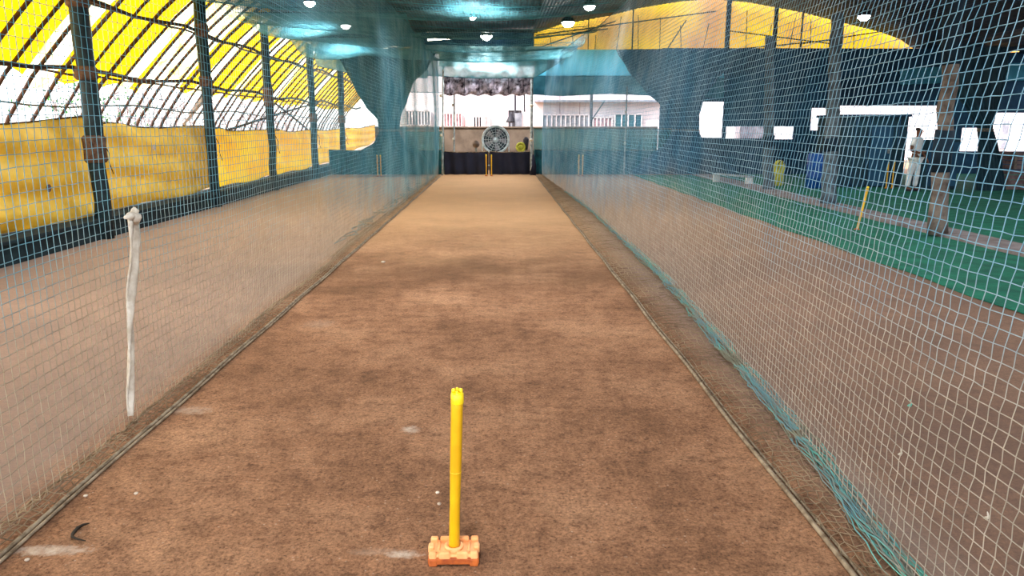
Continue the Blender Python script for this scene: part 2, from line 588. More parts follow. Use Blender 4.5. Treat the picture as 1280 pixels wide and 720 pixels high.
# roof trusses across the lanes
for i, Y in enumerate((11.9, 16.7, 21.3, 26.0)):
    t = thing('roof_beam', ['dark steel roof beam nearest the camera over the lanes', 'dark steel roof beam second from the camera over the lanes',
              'dark steel roof beam third from the camera over the lanes', 'dark steel roof beam farthest along the lanes'][i], 'beam', (0, Y, 0), 0, 'roof beams over the lanes')
    MB().box(-6.3, 1.2, -.05, .05, 4.84, 4.93).build('bottom_chord', M['steel'], t)

# ------------------------------------------------------------------ left side: posts, rails, fence sheets
POSTY = [7.1, 11.9, 16.7, 21.15, 26.1, 30.9]
PL = [None, 'dark green post with torn brown wrapping, nearest on the left fence', 'dark post second along the left fence, between two yellow sheets',
      'dark post third along the left fence', 'dark post fourth along the left fence', 'dark post farthest along the left fence, by the gathered net']
for i, Y in enumerate(POSTY):
    if i == 0: continue
    w = .14 if i == 1 else .12
    t = thing('fence_post', PL[i], 'post', (-6.3, Y, 0), 0, 'posts of the left fence')
    wob = [(random.uniform(-.02, .02), random.uniform(-.02, .02), z) for z in (0, .6, 1.2, 1.8, 2.4, 3.0, 3.7, 4.45)]
    MB().tube(wob, [w * (1 + random.uniform(-.12, .12)) for _ in wob], 8).build('shaft', M['post'], t, True)
    for z, hh in {1: ((1.2, .42), (2.45, .2), (3.5, .26)), 2: ((2.6, .22), (3.6, .3)), 3: ((2.3, .5),)}.get(i, ((1.9, .3),)):
        MB().lathe([(w * 1.02, z), (w * 1.22, z + .04), (w * 1.15, z + hh * .5), (w * 1.25, z + hh - .04), (w * 1.02, z + hh)], 10).build('wrapping', M['rustwrap'], t, True)
    MB().tube([(w, 0, 1.5), (w + .06, .02, 1.35), (w + .03, .05, 1.2), (w + .08, .05, 1.02)], .008, 5).build('loose_string', M['pole'], t)

rails = ((2.62, .035, 'lower'), (3.72, .035, 'upper'))
for z, r_, nm in rails:
    pts = [(-6.45, 3 + k * 1.1, z + .05 * math.sin(k * 1.7) + .03 * math.sin(k * .6)) for k in range(31)]
    o = MB().tube(pts, r_, 6).build('fence_rail', M['pole'], None, True)
    tag(o, f'{nm} dark bamboo rail running along the left posts', 'rail', 'rails along the left posts')
pts = [(-6.9, 8 + k * 1.1, 2.1 + .05 * math.sin(k * 1.3)) for k in range(26)]
tag(MB().tube(pts, .014, 5).build('wire', M['steel']), 'thin dark wire strung above the yellow fence sheets', 'wire')
for (a, b, Y1, Y2) in (((262, 170), (398, 128), 17, 27), ((345, 130), (396, 172), 21.5, 26)):
    p, q = at(*a, Y=Y1), at(*b, Y=Y2)
    p.x = q.x = -6.7
    p = at(a[0], a[1], X=-6.75); q = at(b[0], b[1], X=-6.75)
    o = MB().tube([p, p.lerp(q, .5) + Vector((0, 0, .03)), q], .03, 6).build('diagonal_brace', M['pole'])
    tag(o, 'bamboo brace rising away between the second and fourth left posts' if Y1 == 17 else 'bamboo brace falling away from the third to the fourth left post', 'brace')
# thick brace leaning between post 1 and 2
p, q = at(228, 155, X=-8.2), at(268, 108, X=-7.4)
tag(MB().tube([p, q], .07, 6).build('diagonal_brace', M['branch']), 'thick pale brown brace leaning behind the second left post', 'brace')

SHEETS = [  # y0, y1, top at y0, top at y1, bottom at y0, y1, material, label
    (7.3, 12.42, 1.80, 1.92, .34, .34, 'tarp', 'creased yellow tarpaulin nearest on the left fence, with a small hole'),
    (12.5, 17.5, 1.85, 1.78, .36, .36, 'tarp', 'yellow tarpaulin between the first and second left posts'),
    (17.6, 22.2, 1.76, 1.68, .36, .36, 'tarp2', 'bright yellow tarpaulin between the second and third left posts'),
    (22.3, 27.4, 1.70, 1.66, .36, .38, 'tarp2', 'yellow orange tarpaulin between the third and fourth left posts'),
    (27.5, 32.6, 1.68, 1.7, .36, .5, 'tarp2', 'small bright yellow tarpaulin between the fourth and farthest left posts'),
    (32.75, 41.0, 1.7, 1.85, .6, 1.0, 'tarp2', 'short yellow tarpaulin scrap beyond the farthest left post'),
]
for k, (y0, y1, a0, a1, b0, b1, mm, lab) in enumerate(SHEETS):
    t = thing('fence_tarpaulin', lab, 'tarpaulin', (-6.64, y0, 0), 0, 'yellow tarpaulins along the left fence')
    ph = random.uniform(0, 6)

    def fn(u, v, y0=y0, y1=y1, a0=a0, a1=a1, b0=b0, b1=b1, ph=ph):
        L = y1 - y0
        top = a0 + (a1 - a0) * u - .07 * math.sin(math.pi * u) * (1 + .3 * math.sin(9 * u + ph))
        bot = b0 + (b1 - b0) * u + .03 * math.sin(u * 11 + ph) - .03 * math.sin(math.pi * u)
        z = bot + (top - bot) * v
        sag = (.09 if y0 < 8 else .06) * math.sin((v * 1.1 + u * .35) * 16 + ph) * (1 - u * .6) + .03 * math.sin(u * 25 + v * 5 + ph) * v + .06 * math.sin(math.pi * v)
        return (sag, u * L, z)
    MB().sheet(fn, 70, 26).build('sheet', M[mm], t, True, solid=.006)
    MB().tube([Vector(fn(u / 12, 1)) for u in range(13)], .012, 5).build('top_cord', M['pole'], t)
    # eyelet ties
    for u in (0.01, .99):
        p = Vector(fn(u, .96))
        MB().tube([p, p + Vector((.22, -.12 if u < .5 else .12, .02))], .008, 4).build('tie', M['pole'], t)
    if k < 2:
        u, v = ((.72, .38), (.41, .73))[k]
        p = Vector(fn(u, v))
        pt = MB().lathe([(.001, 0), (.05, .002), (.065, .006), (.03, .012)], 8, (0, 0, 0), 'y').build('patch', M['cloth'] if k else M['brown'], t)
        pt.location = p + Vector((.02, 0, 0))
        pt.rotation_euler = (0, 0, R(-90))

# ------------------------------------------------------------------ sloping yellow canopy beyond the fence
cp = thing('side_canopy', 'long arched canopy of yellow and white plastic sheets on bamboo ribs, left side', 'canopy', (-8, 8, 0))
PROF = [(-9.75, 0), (-9.45, .9), (-9.0, 1.9), (-8.45, 2.65), (-7.75, 3.4), (-7.05, 4.1), (-6.45, 4.6), (-6.1, 4.85)]


def prof(z):
    for (xa, za), (xb, zc) in zip(PROF, PROF[1:]):
        if z <= zc:
            return xa + (xb - xa) * (z - za) / (zc - za)
    return PROF[-1][0]


STR = [(-3.0, 2.0, 'y'), (2.0, 3.5, 'w'), (3.5, 8.0, 'y'), (8.0, 9.8, 'w'), (9.8, 11.0, 'y'), (11.0, 11.7, 'w'), (11.7, 13.9, 'y'), (13.9, 14.8, 'w'), (14.8, 17.3, 'y'), (17.3, 17.9, 'w'), (17.9, 18.3, 'y'),
       (18.3, 20.4, 'w'), (20.4, 21.4, 'y'), (21.4, 22.2, 'w'), (22.2, 24.2, 'y'), (24.2, 24.9, 'w'), (24.9, 28.0, 'y'), (28.0, 28.9, 'w'), (28.9, 33.0, 'y'), (33, 34, 'w'), (34, 44, 'y')]
for (y0, y1, c) in STR:
    zlow = 2.62 + random.uniform(-.12, .1)
    ph = random.uniform(0, 6)

    def fn(u, v):
        y = y0 + (y1 - y0) * u
        zl = zlow + .06 * math.sin(y * 5 + ph)
        z = zl + (4.85 - zl) * v
        return (prof(z) - .05 + 8 + .03 * math.sin(y * 7 + v * 4), y - 8, z + .0)
    MB().sheet(fn, 10, 12).build('yellow_sheet' if c == 'y' else 'white_sheet', M['canopy' if c == 'y' else 'canopyw'], cp, True)
y = -2.8
while y < 43.6:
    dx, dy = random.uniform(-.06, .06), random.uniform(-.12, .12)
    pts = [(x + 8 + dx * (1 - z / 5) + .03, y - 8 + dy * (1 - z / 5), z) for x, z in PROF]
    MB().tube(pts, .032 + random.uniform(-.008, .008), 6).build('rib', M['pole'], cp, True)
    y += random.uniform(.55, .85)
for z in (2.75, 3.9):
    MB().tube([(prof(z) + 8.08, k * 1.0 - 10, z + random.uniform(-.03, .03)) for k in range(45)], .025, 5).build('purlin', M['pole'], cp)

# ------------------------------------------------------------------ nets
Ys = np.arange(1.1, 27.42, .056)
nY = len(Ys)


def jitter(G, a):
    return G + rng.normal(0, a, G.shape)


# left net
ln = thing('side_net', 'tall blue-green cord net along the left edge of the middle lane', 'net', (-2.1, 14, 0))
nz = 72
G = np.zeros((nY, nz, 3))
zt = 4.12 + fbm(nY, .02, 40)
b1 = fbm(nY, .03, 60)
for j in range(nz):
    v = j / (nz - 1)
    G[:, j, 0] = -2.17 + .07 * v + (.05 + b1) * math.sin(math.pi * v) + .012 * np.sin(Ys * 2.3 + v * 3)
    G[:, j, 1] = Ys + .012 * np.sin(v * 9 + Ys * .8)
    G[:, j, 2] = .02 + (zt - .02) * v + .012 * np.sin(Ys * 1.7 + 1.3) * (1 - v)
ln_off = np.array([-2.1, 14, 0])
net_mesh('netting', jitter(G, .0011) - ln_off, M['net'], ln, .0021)
# skirt lying on the earth
ns = 7
G = np.zeros((nY, ns, 3))
wsk = .10 + np.clip(fbm(nY, .04, 30), -.05, .25) + np.where(Ys > 10, .12, 0)
for j in range(ns):
    v = j / (ns - 1)
    G[:, j, 0] = -2.17 - wsk * .6 + (wsk * .6 + .10) * v
    G[:, j, 1] = Ys
    G[:, j, 2] = .015 + .03 * math.sin(math.pi * v)
net_mesh('skirt', jitter(G, .007) - ln_off, M['skirt'], ln, .003)
for dx, rr in ((0, .011), (.028, .008)):
    pts = [Vector((-2.07 + dx + .006 * math.sin(y * 3.1), y, .014)) - Vector(ln_off) for y in np.arange(1.1, 27.4, .25)]
    MB().tube(pts, rr, 6).build('hem_rope', M['rope'], ln, True)
pts = [Vector((G_x, y, z)) - Vector(ln_off) for G_x, y, z in zip([-2.1] * len(Ys[::8]), Ys[::8], zt[::8])]
MB().tube(pts, .008, 5).build('top_rope', M['post'], ln)
# far part of the left net gathered up in blue strands
for k in range(14):
    y0 = random.uniform(10.5, 25)
    pts = [Vector((-2.35 + random.uniform(-.15, .12), y0 + t * .35, .03 + abs(random.gauss(0, .05)))) - Vector(ln_off) for t in range(8)]
    MB().tube(pts, .008, 4).build('loose_twine', M['roll2'], ln)

# right net
rn = thing('side_net', 'tall blue-grey cord net leaning outward along the right edge of the middle lane', 'net', (1.9, 14, 0))
rn_off = np.array([1.9, 14, 0])


def xh(y):
    return np.interp(y, [0, 2.6, 4, 8.4, 15.5, 20, 28], [1.58, 1.60, 1.72, 1.93, 1.96, 1.85, 1.62])


nz = 80
G = np.zeros((nY, nz, 3))
b1 = fbm(nY, .04, 60)
zt = 4.06 + fbm(nY, .02, 40)
for j in range(nz):
    v = j / (nz - 1)
    xb = xh(Ys)
    xt = np.interp(Ys, [0, 18, 28], [2.45, 2.4, 1.75])
    G[:, j, 0] = xb + (xt - xb) * v ** 1.7 + (.5 * b1) * math.sin(math.pi * v)
    G[:, j, 1] = Ys + .010 * np.sin(v * 8 + Ys * .7)
    G[:, j, 2] = .03 + (zt - .03) * v
# brick-like knots: alternate strands step sideways
G[:, ::2, 1] += .006
net_mesh('netting', jitter(G, .0013) - rn_off, M['netr'], rn, .0022)
ns = 9
G = np.zeros((nY, ns, 3))
for j in range(ns):
    v = j / (ns - 1)
    G[:, j, 0] = 1.41 + (xh(Ys) - 1.39) * v
    G[:, j, 1] = Ys + .02 * math.sin(v * 9)
    G[:, j, 2] = .012 + .025 * math.sin(math.pi * v) + .02 * v
net_mesh('skirt', jitter(G, .007) - rn_off, M['skirt'], rn, .0028)
for dx, rr in ((0, .012), (.03, .007)):
    pts = [Vector((1.40 + dx + .007 * math.sin(y * 2.7), y, .014)) - Vector(rn_off) for y in np.arange(1.1, 27.4, .25)]
    MB().tube(pts, rr, 6).build('hem_rope', M['rope'], rn, True)
for k in range(26):
    a, b, c = random.gauss(0, .03), random.uniform(0, 6), random.uniform(.5, 1.6)
    pts = []
    for y in np.arange(1.5, 20 if k < 10 else 11, .09):
        pts.append(Vector((xh(y) + a + .018 * math.sin(y * c * 5 + b) + random.gauss(0, .009), y, .035 + abs(.022 * math.sin(y * 3 * c + b)) + abs(random.gauss(0, .007)))) - Vector(rn_off))
    MB().tube(pts, .0032, 4).build('net_roll', M['roll' if k % 2 else 'roll2'], rn)
# snags caught in the mesh
for px, py, mm, nm in ((1125, 568, 'cloth', 'white_snag'), (1137, 507, 'roll', 'green_snag'), (1233, 648, 'cloth', 'white_snag')):
    d = at(px, py, X=2.0)
    p = d - Vector(rn_off)
    MB().tube([p + Vector((-.0, 0, .03)), p + Vector((.005, -.004, .01)), p, p + Vector((0, .016, -.006))], [.002, .005, .009, .003], 6).build(nm, M[mm], rn, True)
pts = [Vector((x, y, z)) - Vector(rn_off) for x, y, z in zip(np.interp(Ys[::8], [0, 18, 28], [2.45, 2.4, 1.75]), Ys[::8], zt[::8])]
MB().tube(pts, .008, 5).build('top_rope', M['tealo'] if False else M['post'], rn)

# roof net over the middle and left lanes
ro = thing('roof_net', 'dark teal net stretched and sagging under the roof of the lanes', 'net', (0, 14, 4))
YR = np.arange(10.0, 28.0, .06)
XR = np.arange(-6.2, 2.42, .06)
XX, YY = np.meshgrid(XR, YR, indexing='ij')
ZZ = 4.12 + .28 * np.clip((-2.1 - XX) / 4.1, 0, 1) - .16 * np.abs(np.sin((YY + .6 * np.sin(XX * .5)) * math.pi / 3.4)) * np.clip((YY - 9) / 6, .3, 1) - .10 * np.sin(np.clip((XX + 2.1) / 4.5, 0, 1) * math.pi)
G = np.stack([XX, YY, ZZ], -1)
keep = G
net_mesh('netting', jitter(keep, .004) - np.array([0, 14, 4]), M['roofnet'], ro, .003)
for y in np.arange(11.8, 28, 3.4):
    pts = [Vector((x, y - 14, .12 + .28 * max(0, (-2.1 - x) / 4.1) - .1 * math.sin(max(0, (x + 2.1) / 4.5) * math.pi))) for x in np.arange(-6.2, 2.4, .3)]
    MB().tube(pts, .008, 4).build('cross_rope', M['roofnet'], ro)

# ------------------------------------------------------------------ cloth strip tied to the left net
t = thing('cloth_strip', 'dirty white cloth strip knotted on the left net and hanging to the ground', 'cloth strip', (-2.02, at(165, 500, X=-2.05).y, 0))
top = at(166, 272, X=-2.03) - t.location
low = at(163, 520, X=-2.03) - t.location


def strip(u, v):
    p = top.lerp(low, v)
    w = .056 * (1 - .7 * v) + .006 * math.sin(v * 23)
    return (p.x + .012 * math.sin(u * 6 + v * 11), p.y + (u - .5) * 2 * w + .012 * math.sin(v * 7), p.z)


MB().sheet(strip, 6, 40).build('tail', M['cloth'], t, True, solid=.008)
mb = MB()
for a, b in ((-.09, .01), (.05, -.03), (.03, .05)):
    mb.tube([top, top + Vector((.01, a * .5, b * .6 + .01)), top + Vector((0, a, b))], [.02, .022, .008], 8)
mb.tube([top + Vector((0, -.03, .02)), top + Vector((.02, 0, .0)), top + Vector((0, .03, -.03))], [.02, .03, .018], 8)
mb.build('knot', M['cloth'], t, True)

# ------------------------------------------------------------------ stumps
def stump_mb(h=.71, r=.019, tip=True):
    mb = MB().lathe([(r * .8, 0), (r * .95, .01), (r * .9, h * .3), (r, h * .55), (r * 1.02, h * .9), (r * 1.08, h * .965), (r * .9, h * .985)], 20)
    return mb


t = thing('wicket_stump', 'yellow plastic cricket stump standing in an orange rubber base in the foreground', 'stump', (-.215, 2.86, 0))
c0 = at(567, 684, Z=.07)
c0.y = at(566, 709, Z=0).y + .064
t.location = (c0.x, c0.y, 0)
p1 = at(571.5, 491, Y=c0.y + .0)
lean = p1.x - c0.x
hs = .715
o = stump_mb(p1.z - .05, .0235).build('shaft', M['stump'], t, True)
o.location = (0, 0, .05)
o.rotation_euler = (0, math.atan(lean / (p1.z - .05)), 0)
# grooved tip
mb = MB()
for sx in (-1, 1):
    mb.tube([(sx * .0145, 0, 0), (sx * .0135, 0, .014), (sx * .008, 0, .017)], [.009, .0085, .004], 8)
mb.tube([(0, .012, 0), (0, .011, .018)], [.009, .005], 8).tube([(0, -.012, 0), (0, -.011, .012)], [.009, .005], 8)
mb.lathe([(.0245, -.045), (.0258, -.04), (.0258, -.004), (.021, .003)], 18)
tp = mb.build('tip', M['stumptop'], t, True)
tp.location = (lean, 0, p1.z + .0)
MB().lathe([(.0238, 0), (.0238, .004)], 18).build('seam', M['tarp2'], t, True).location = (lean * .5, 0, .05 + (p1.z - .05) * .5)
# base: block with scalloped rim, notches and raised ribs
bw, bd, bh = .104, .062, .062
bm = MB()
bm.box(-bw, bw, -bd, bd, .008, bh * .62)
for sx in (-1, 1):
    bm.box(sx * bw * .8 - .018, sx * bw * .8 + .018, -bd * 1.02, bd * 1.02, 0, bh * .55)
b_ = bm.build('base', M['base_d'], t, False, bevel=.006)
bm = MB()
# top plate
bm.box(-bw * .97, bw * .97, -bd * .95, bd * .95, bh * .6, bh * .84)
for cx, w_ in ((-.084, .016), (-.036, .024), (.036, .024), (.084, .016)):
    bm.box(cx - w_, cx + w_, bd * .62, bd * 1.0, bh * .5, bh * 1.12)
    bm.box(cx - w_, cx + w_, -bd * 1.0, -bd * .68, bh * .5, bh * 1.02)
for sx in (-1, 1):
    bm.box(sx * bw * .9 - .012, sx * bw * .9 + .012, -bd * .3, bd * .3, bh * .5, bh * 1.04)
bm.build('base_top', M['base'], t, False, bevel=.0065)
MB().lathe([(.040, bh * .8), (.040, bh * 1.0), (.030, bh * 1.06), (.026, bh * .9)], 20).build('socket', M['base'], t, True)
mb = MB()
for sx in (-1, 1):
    mb.tube([(sx * .062, -bd * .6, bh * .86), (sx * .062, bd * .6, bh * .86)], .006, 8)
mb.tube([(-bw * .8, -bd * .62, bh * .86), (bw * .8, -bd * .62, bh * .86)], .006, 8)
mb.build('rib', M['base'], t, True)


def far_stumps(px, ybase, n, sp, lab, group, lean=0, Y=None, kick=False):
    c = at(px, ybase, Z=0)
    for k in range(n):
        t = thing('wicket_stump', lab[k] if isinstance(lab, list) else lab, 'stump', (c.x + (k - (n - 1) / 2) * sp, c.y if Y is None else Y, 0), 0, group)
        o = stump_mb(.74, .02).build('shaft', M['stump'], t, True)
        o.rotation_euler = (0, lean, 0)
        MB().lathe([(.021, 0), (.023, .01), (.018, .03)], 12).build('tip', M['stumptop'], t, True).location = (.735 * math.sin(lean), 0, .735 * math.cos(lean))
        MB().lathe([(.05, 0), (.05, .02), (.03, .035)], 12).build('foot', M['base_d'], t, True)


far_stumps(611.5, 218, 2, .19, ['left yellow stump in front of the black curtain', 'right yellow stump in front of the black curtain'], 'stumps before the black curtain', Y=27.2)
far_stumps(490, 214, 2, .12, ['left yellow stump at the far end of the left lane', 'right yellow stump at the far end of the left lane'], 'stumps at the end of the left lane', Y=27.0)
far_stumps(723.5, 219, 2, .14, ['left yellow stump at the far end of the right lane', 'right yellow stump at the far end of the right lane'], 'stumps at the end of the right lane', Y=27.0)
far_stumps(1111, 236, 2, .17, ['left yellow stump beside the dark booth', 'right yellow stump beside the dark booth'], 'stumps beside the dark booth')
far_stumps(1071, 288, 1, 0, 'single yellow stump leaning on the green turf before the pillars', None, lean=R(9))

# ------------------------------------------------------------------ far end of the lanes
YE = 27.75


def curtain(name, label, m, x0, x1, z0, z1, Y, cat='curtain', pleat=.05, fr=14, group=None, sag=.04, nm='cloth', top=None):
    t = thing(name, label, cat, ((x0 + x1) / 2, Y, 0), 0, group)
    cx = (x0 + x1) / 2
    ph = random.uniform(0, 6)

    def fn(u, v):
        x = x0 + (x1 - x0) * u
        zz = z1 - sag * math.sin(math.pi * u) * (1 + .3 * math.sin(u * 9))
        return (x - cx, pleat * math.sin(u * fr * (x1 - x0) + ph + v) * (1.1 - .6 * v), z0 + (zz - z0) * v)
    MB().sheet(fn, int(30 * max(1, x1 - x0)), 10).build(nm, m, t, True, solid=.006)
    MB().tube([Vector(fn(u / 14, 1)) for u in range(15)], .012, 5).build('top_cord', M['rope'], t)
    return t


xl, xr = at(555, 190, Y=YE).x, at(664, 190, Y=YE).x
zc = at(610, 189, Y=YE).z
xm = at(611, 190, Y=YE).x
curtain('low_curtain', 'black cloth curtain left half, low across the end of the middle lane', M['black'], xl, xm - .03, .02, zc, YE, group='black curtains at the end of the middle lane')
curtain('low_curtain', 'black cloth curtain right half, low across the end of the middle lane', M['black'], xm + .03, xr, .02, zc, YE, group='black curtains at the end of the middle lane')
zs = at(500, 187, Y=YE).z
curtain('low_screen', 'low dark teal net screen across the end of the left lane', M['screend'], -6.2, xl - .1, .02, zs, YE, 'screen', .03, 20)
curtain('low_screen', 'low dark teal net screen across the end of the right lane', M['screend'], xr + .12, 7.0, .02, zs, YE, 'screen', .03, 20)
# fine screens from the floor to parapet height
zq = at(700, 160, Y=YE + .2).z
curtain('fine_screen', 'pale see-through teal screen behind the right lane', M['screen'], xr + .1, 7.4, .02, zq, YE + .25, 'screen', .02, 8)
curtain('fine_screen', 'pale see-through teal screen behind the left lane', M['screen'], -3.4, xl, .02, zq - .1, YE + .25, 'screen', .02, 8)
# teal valances above
def valance(label, pts_top, pts_bot, m, Y, pleat=.05, waves=30, name='valance'):
    x0 = at(*pts_top[0], Y=Y).x
    x1 = at(*pts_top[-1], Y=Y).x
    T = [at(*p, Y=Y) for p in pts_top]
    B = [at(*p, Y=Y) for p in pts_bot]

    def ev(L, u):
        x = L[0].x + (L[-1].x - L[0].x) * u
        for a, b in zip(L, L[1:]):
            if x <= b.x + 1e-6:
                k = (x - a.x) / max(1e-6, b.x - a.x)
                return Vector((x, 0, a.z + (b.z - a.z) * k))
        return Vector((x, 0, L[-1].z))
    t = thing(name, label, 'net sheet', ((x0 + x1) / 2, Y, 0))
    o = Vector(((x0 + x1) / 2, 0, 0))
    ph = random.uniform(0, 6)

    def fn(u, v):
        p = ev(B, u).lerp(ev(T, u), v) - o
        p.y = pleat * math.sin(v * waves + u * 3 + ph) * (1 - .3 * v) + .5 * pleat * math.sin(u * 60)
        return p
    MB().sheet(fn, 80, 30).build('cloth', m, t, True)
    MB().tube([Vector(fn(u / 20, 0)) for u in range(21)], .012, 5).build('hem', M['tealo'] if False else M['teal'], t)
    return t


valance('teal net valance hanging in folds above the opening of the middle lane', [(532, 56), (600, 58), (722, 58)], [(532, 94), (600, 98), (668, 97), (690, 84), (722, 62)], M['fold'], 27.62, .12, 9)
valance('turquoise sheet hung high above the right lane', [(668, 62), (780, 62), (905, 62)], [(668, 95), (780, 95), (905, 98)], M['turq'], 27.85, .02, 7)
valance('dark teal sheet below the turquoise one, behind the right lane', [(666, 93), (905, 95)], [(666, 118), (700, 120), (760, 117), (832, 120), (905, 122)], M['teal'], 28.0, .03, 9)
valance('teal net valance drooping above the left lane', [(395, 62), (470, 58), (535, 56)], [(395, 82), (440, 92), (535, 98)], M['fold'], 27.62, .12, 8)
valance('pale teal crinkled sheet above the end of the left lane', [(505, 92), (553, 92)], [(505, 115), (553, 116)], M['screen'], 28.0, .06, 12)

# teal sheets slung under the roof of the left lane
for i, (y0, y1, z, sg) in enumerate(((19.0, 22.8, 4.45, .30), (23.2, 27.2, 4.35, .38))):
    t = thing('roof_sling', ['teal net sling sagging under the left roof, nearer one', 'teal net sling sagging under the left roof, farther one'][i], 'net sheet', (-4.2, y0, z), 0, 'net slings under the left roof')
    MB().sheet(lambda u, v: (-2 + 4 * u, (y1 - y0) * v, -sg * math.sin(math.pi * v) - .08 * math.sin(u * 9) * math.sin(math.pi * v)), 30, 24).build('cloth', M['tealo'], t, True)
    for yy in (0, y1 - y0):
        MB().tube([(-2.05, yy, 0), (2.05, yy, 0)], .012, 5).build('cord', M['post'], t)

# crumpled roll above the opening
t = thing('rolled_cloth', 'crumpled grey and purple cloth bunched above the opening of the middle lane', 'cloth', ((xl + xr) / 2, 27.9, 0))
z0, z1 = at(610, 119, Y=27.9).z, at(610, 95, Y=27.9).z


def crf(u, v):
    a = v * 2 * math.pi
    rr = .13 + .05 * math.sin(u * 38 + 2 * a) + .035 * math.sin(u * 91 + 3 * a)
    return ((u - .5) * (xr - xl), rr * math.cos(a) * .8, (z0 + z1) / 2 + (z1 - z0) * .5 * math.sin(a) * (1 + .10 * math.sin(u * 40 + a)))


MB().sheet(crf, 120, 18).build('cloth', M['crumple'], t, True)
for k in range(6):
    u = .08 + k * .165
    tt = MB().torus(.26, .01, 18, 5).build('tie', M['black'], t)
    tt.location = ((u - .5) * (xr - xl), 0, (z0 + z1) / 2)
    tt.rotation_euler = (0, 0, R(90))

# goal-like poles
for px, y0, y1, lab, r_ in ((553, 217, 78, 'thin grey pole at the left of the black curtains', .035), (664, 221, 96, 'pale pole at the right of the black curtains', .05),
                            (780, 216, 108, 'thin pale pole standing in the end of the right lane', .03), (567, 190, 96, 'thin grey pole behind the left black curtain', .03)):
    Y = 27.62 if px != 567 else 28.4
    p, q = at(px, y0, Y=Y), at(px + (1 if px != 780 else 4), y1, Y=Y)
    t = thing('pole', lab, 'pole', (p.x, Y, 0))
    n_ = 9
    pts = [(Vector((0, 0, 0)).lerp(Vector((q.x - p.x, 0, q.z)), k / n_)) for k in range(n_ + 1)]
    MB().tube(pts, [r_ * (1 + .1 * math.sin(k * 2.2)) for k in range(n_ + 1)], 8).build('shaft', M['palepost'], t, True)
    for z in (.35 * q.z, .7 * q.z):
        MB().lathe([(r_ * 1.05, z), (r_ * 1.5, z + .02), (r_ * 1.4, z + .08), (r_ * 1.05, z + .1)], 10).build('tie', M['cloth'], t, True)
    if px == 664:
        MB().tube([(.05, 0, .02), (.10, 0, .35), (.05, 0, .75)], [.14, .09, .04], 8).build('foot_bundle', M['black'], t, True)

# gathered hourglass curtains of dark net
def hourglass(label, left, right, Y, m, name='gathered_net'):
    Lp = [at(*p, Y=Y) for p in left]
    Rp = [at(*p, Y=Y) for p in right]
    cx = (Lp[0].x + Rp[0].x) / 2

    def ev(L, z):
        for a, b in zip(L, L[1:]):
            if z >= b.z:
                k = (a.z - z) / max(1e-6, a.z - b.z)
                k = min(max(k, 0), 1)
                k = k * k * (3 - 2 * k) * .4 + k * .6
                return a.x + (b.x - a.x) * k
        return L[-1].x
    ztop, zbot = Lp[0].z, max(.01, Lp[-1].z)
    t = thing(name, label, 'net', (cx, Y, 0))

    def fn(u, v):
        z = ztop + (zbot - ztop) * v
        a, b = ev(Lp, z), ev(Rp, z)
        w = b - a
        dep = .09 + .05 * min(w, 3)
        # front and back sheets make one closed bundle
        ang = u * 2 * math.pi
        x = (a + b) / 2 - math.cos(ang) * w / 2
        y = -math.sin(ang) * dep * (1 if math.sin(ang) > 0 else .5) + .03 * math.sin(u * 120 + 2 * math.sin(v * 5)) + .012 * math.sin(v * 60 + u * 30)
        return (x - cx, y, z)
    MB().sheet(fn, 150, 60).build('bundle', m, t, True)
    zt_ = min(((ev(Rp, z) - ev(Lp, z)), z) for z in np.linspace(zbot, ztop, 40))[1]
    w = ev(Rp, zt_) - ev(Lp, zt_)
    c = (ev(Rp, zt_) + ev(Lp, zt_)) / 2
    mb = MB()
    for dz in (-.03, 0.02):
        mb.tube([(c - cx + w * .52 * math.cos(a), -.17 * math.sin(a) - .02, zt_ + dz) for a in np.linspace(0, 2 * math.pi, 20)], .012, 5, False)
    mb.build('tie', M['rope'], t)
    return t


hourglass('dark teal net gathered and tied at its waist at the end of the left lane',
          [(418, 66), (428, 80), (444, 112), (457, 133), (472, 150), (474, 165), (468, 178), (448, 190), (430, 202), (424, 215)],
          [(545, 66), (535, 85), (516, 105), (509, 127), (501, 145), (499, 165), (508, 183), (530, 190), (538, 202), (540, 215)], 27.3, M['wallnet'])
hourglass('dark blue net gathered and tied, hanging beyond the end of the right lane',
          [(770, 62), (785, 88), (805, 112), (826, 132), (838, 150), (840, 165), (832, 180), (812, 195), (796, 208), (785, 217)],
          [(930, 62), (915, 80), (896, 100), (880, 122), (874, 145), (874, 165), (882, 182), (900, 196), (915, 208), (925, 217)], 27.4, M['navy'])
hourglass('dark net bundle hanging behind the nearest pillar on the right',
          [(1180, 60), (1186, 90), (1195, 115), (1210, 140), (1222, 160), (1224, 180), (1222, 205), (1220, 238)],
          [(1262, 60), (1258, 90), (1252, 115), (1244, 140), (1240, 160), (1246, 180), (1252, 205), (1256, 238)], 20.5, M['booth'])

# drum fan behind the black curtains
Yf = 28.9
c = at(619.5, 174.5, Y=Yf)
t = thing('drum_fan', 'large round drum fan with a pale wire cage behind the black curtains', 'fan', (c.x, Yf, 0))
rF = .47
MB().lathe([(rF, -.16), (rF * 1.03, -.15), (rF * 1.03, .15), (rF, .16), (rF * .94, .15), (rF * .94, -.15), (rF, -.16)][:-1], 36, (0, 0, c.z), 'y').build('drum', M['fand'], t, True)
mb = MB()
for rr in (1.02, 1.08):
    mb.torus(rF * rr, .03, 40, 6, (0, -.17, c.z))
mb.build('rim', M['fanc'], t, True)
mb = MB()
for rr in (.2, .4, .6, .8):
    mb.torus(rF * rr, .008, 32, 5, (0, -.19 - .02 * (1 - rr), c.z))
for k in range(16):
    w = 2 * math.pi * k / 16
    mb.tube([(0, -.21, c.z), (rF * math.cos(w), -.18, c.z + rF * math.sin(w))], .006, 4)
mb.build('cage', M['fanc'], t)
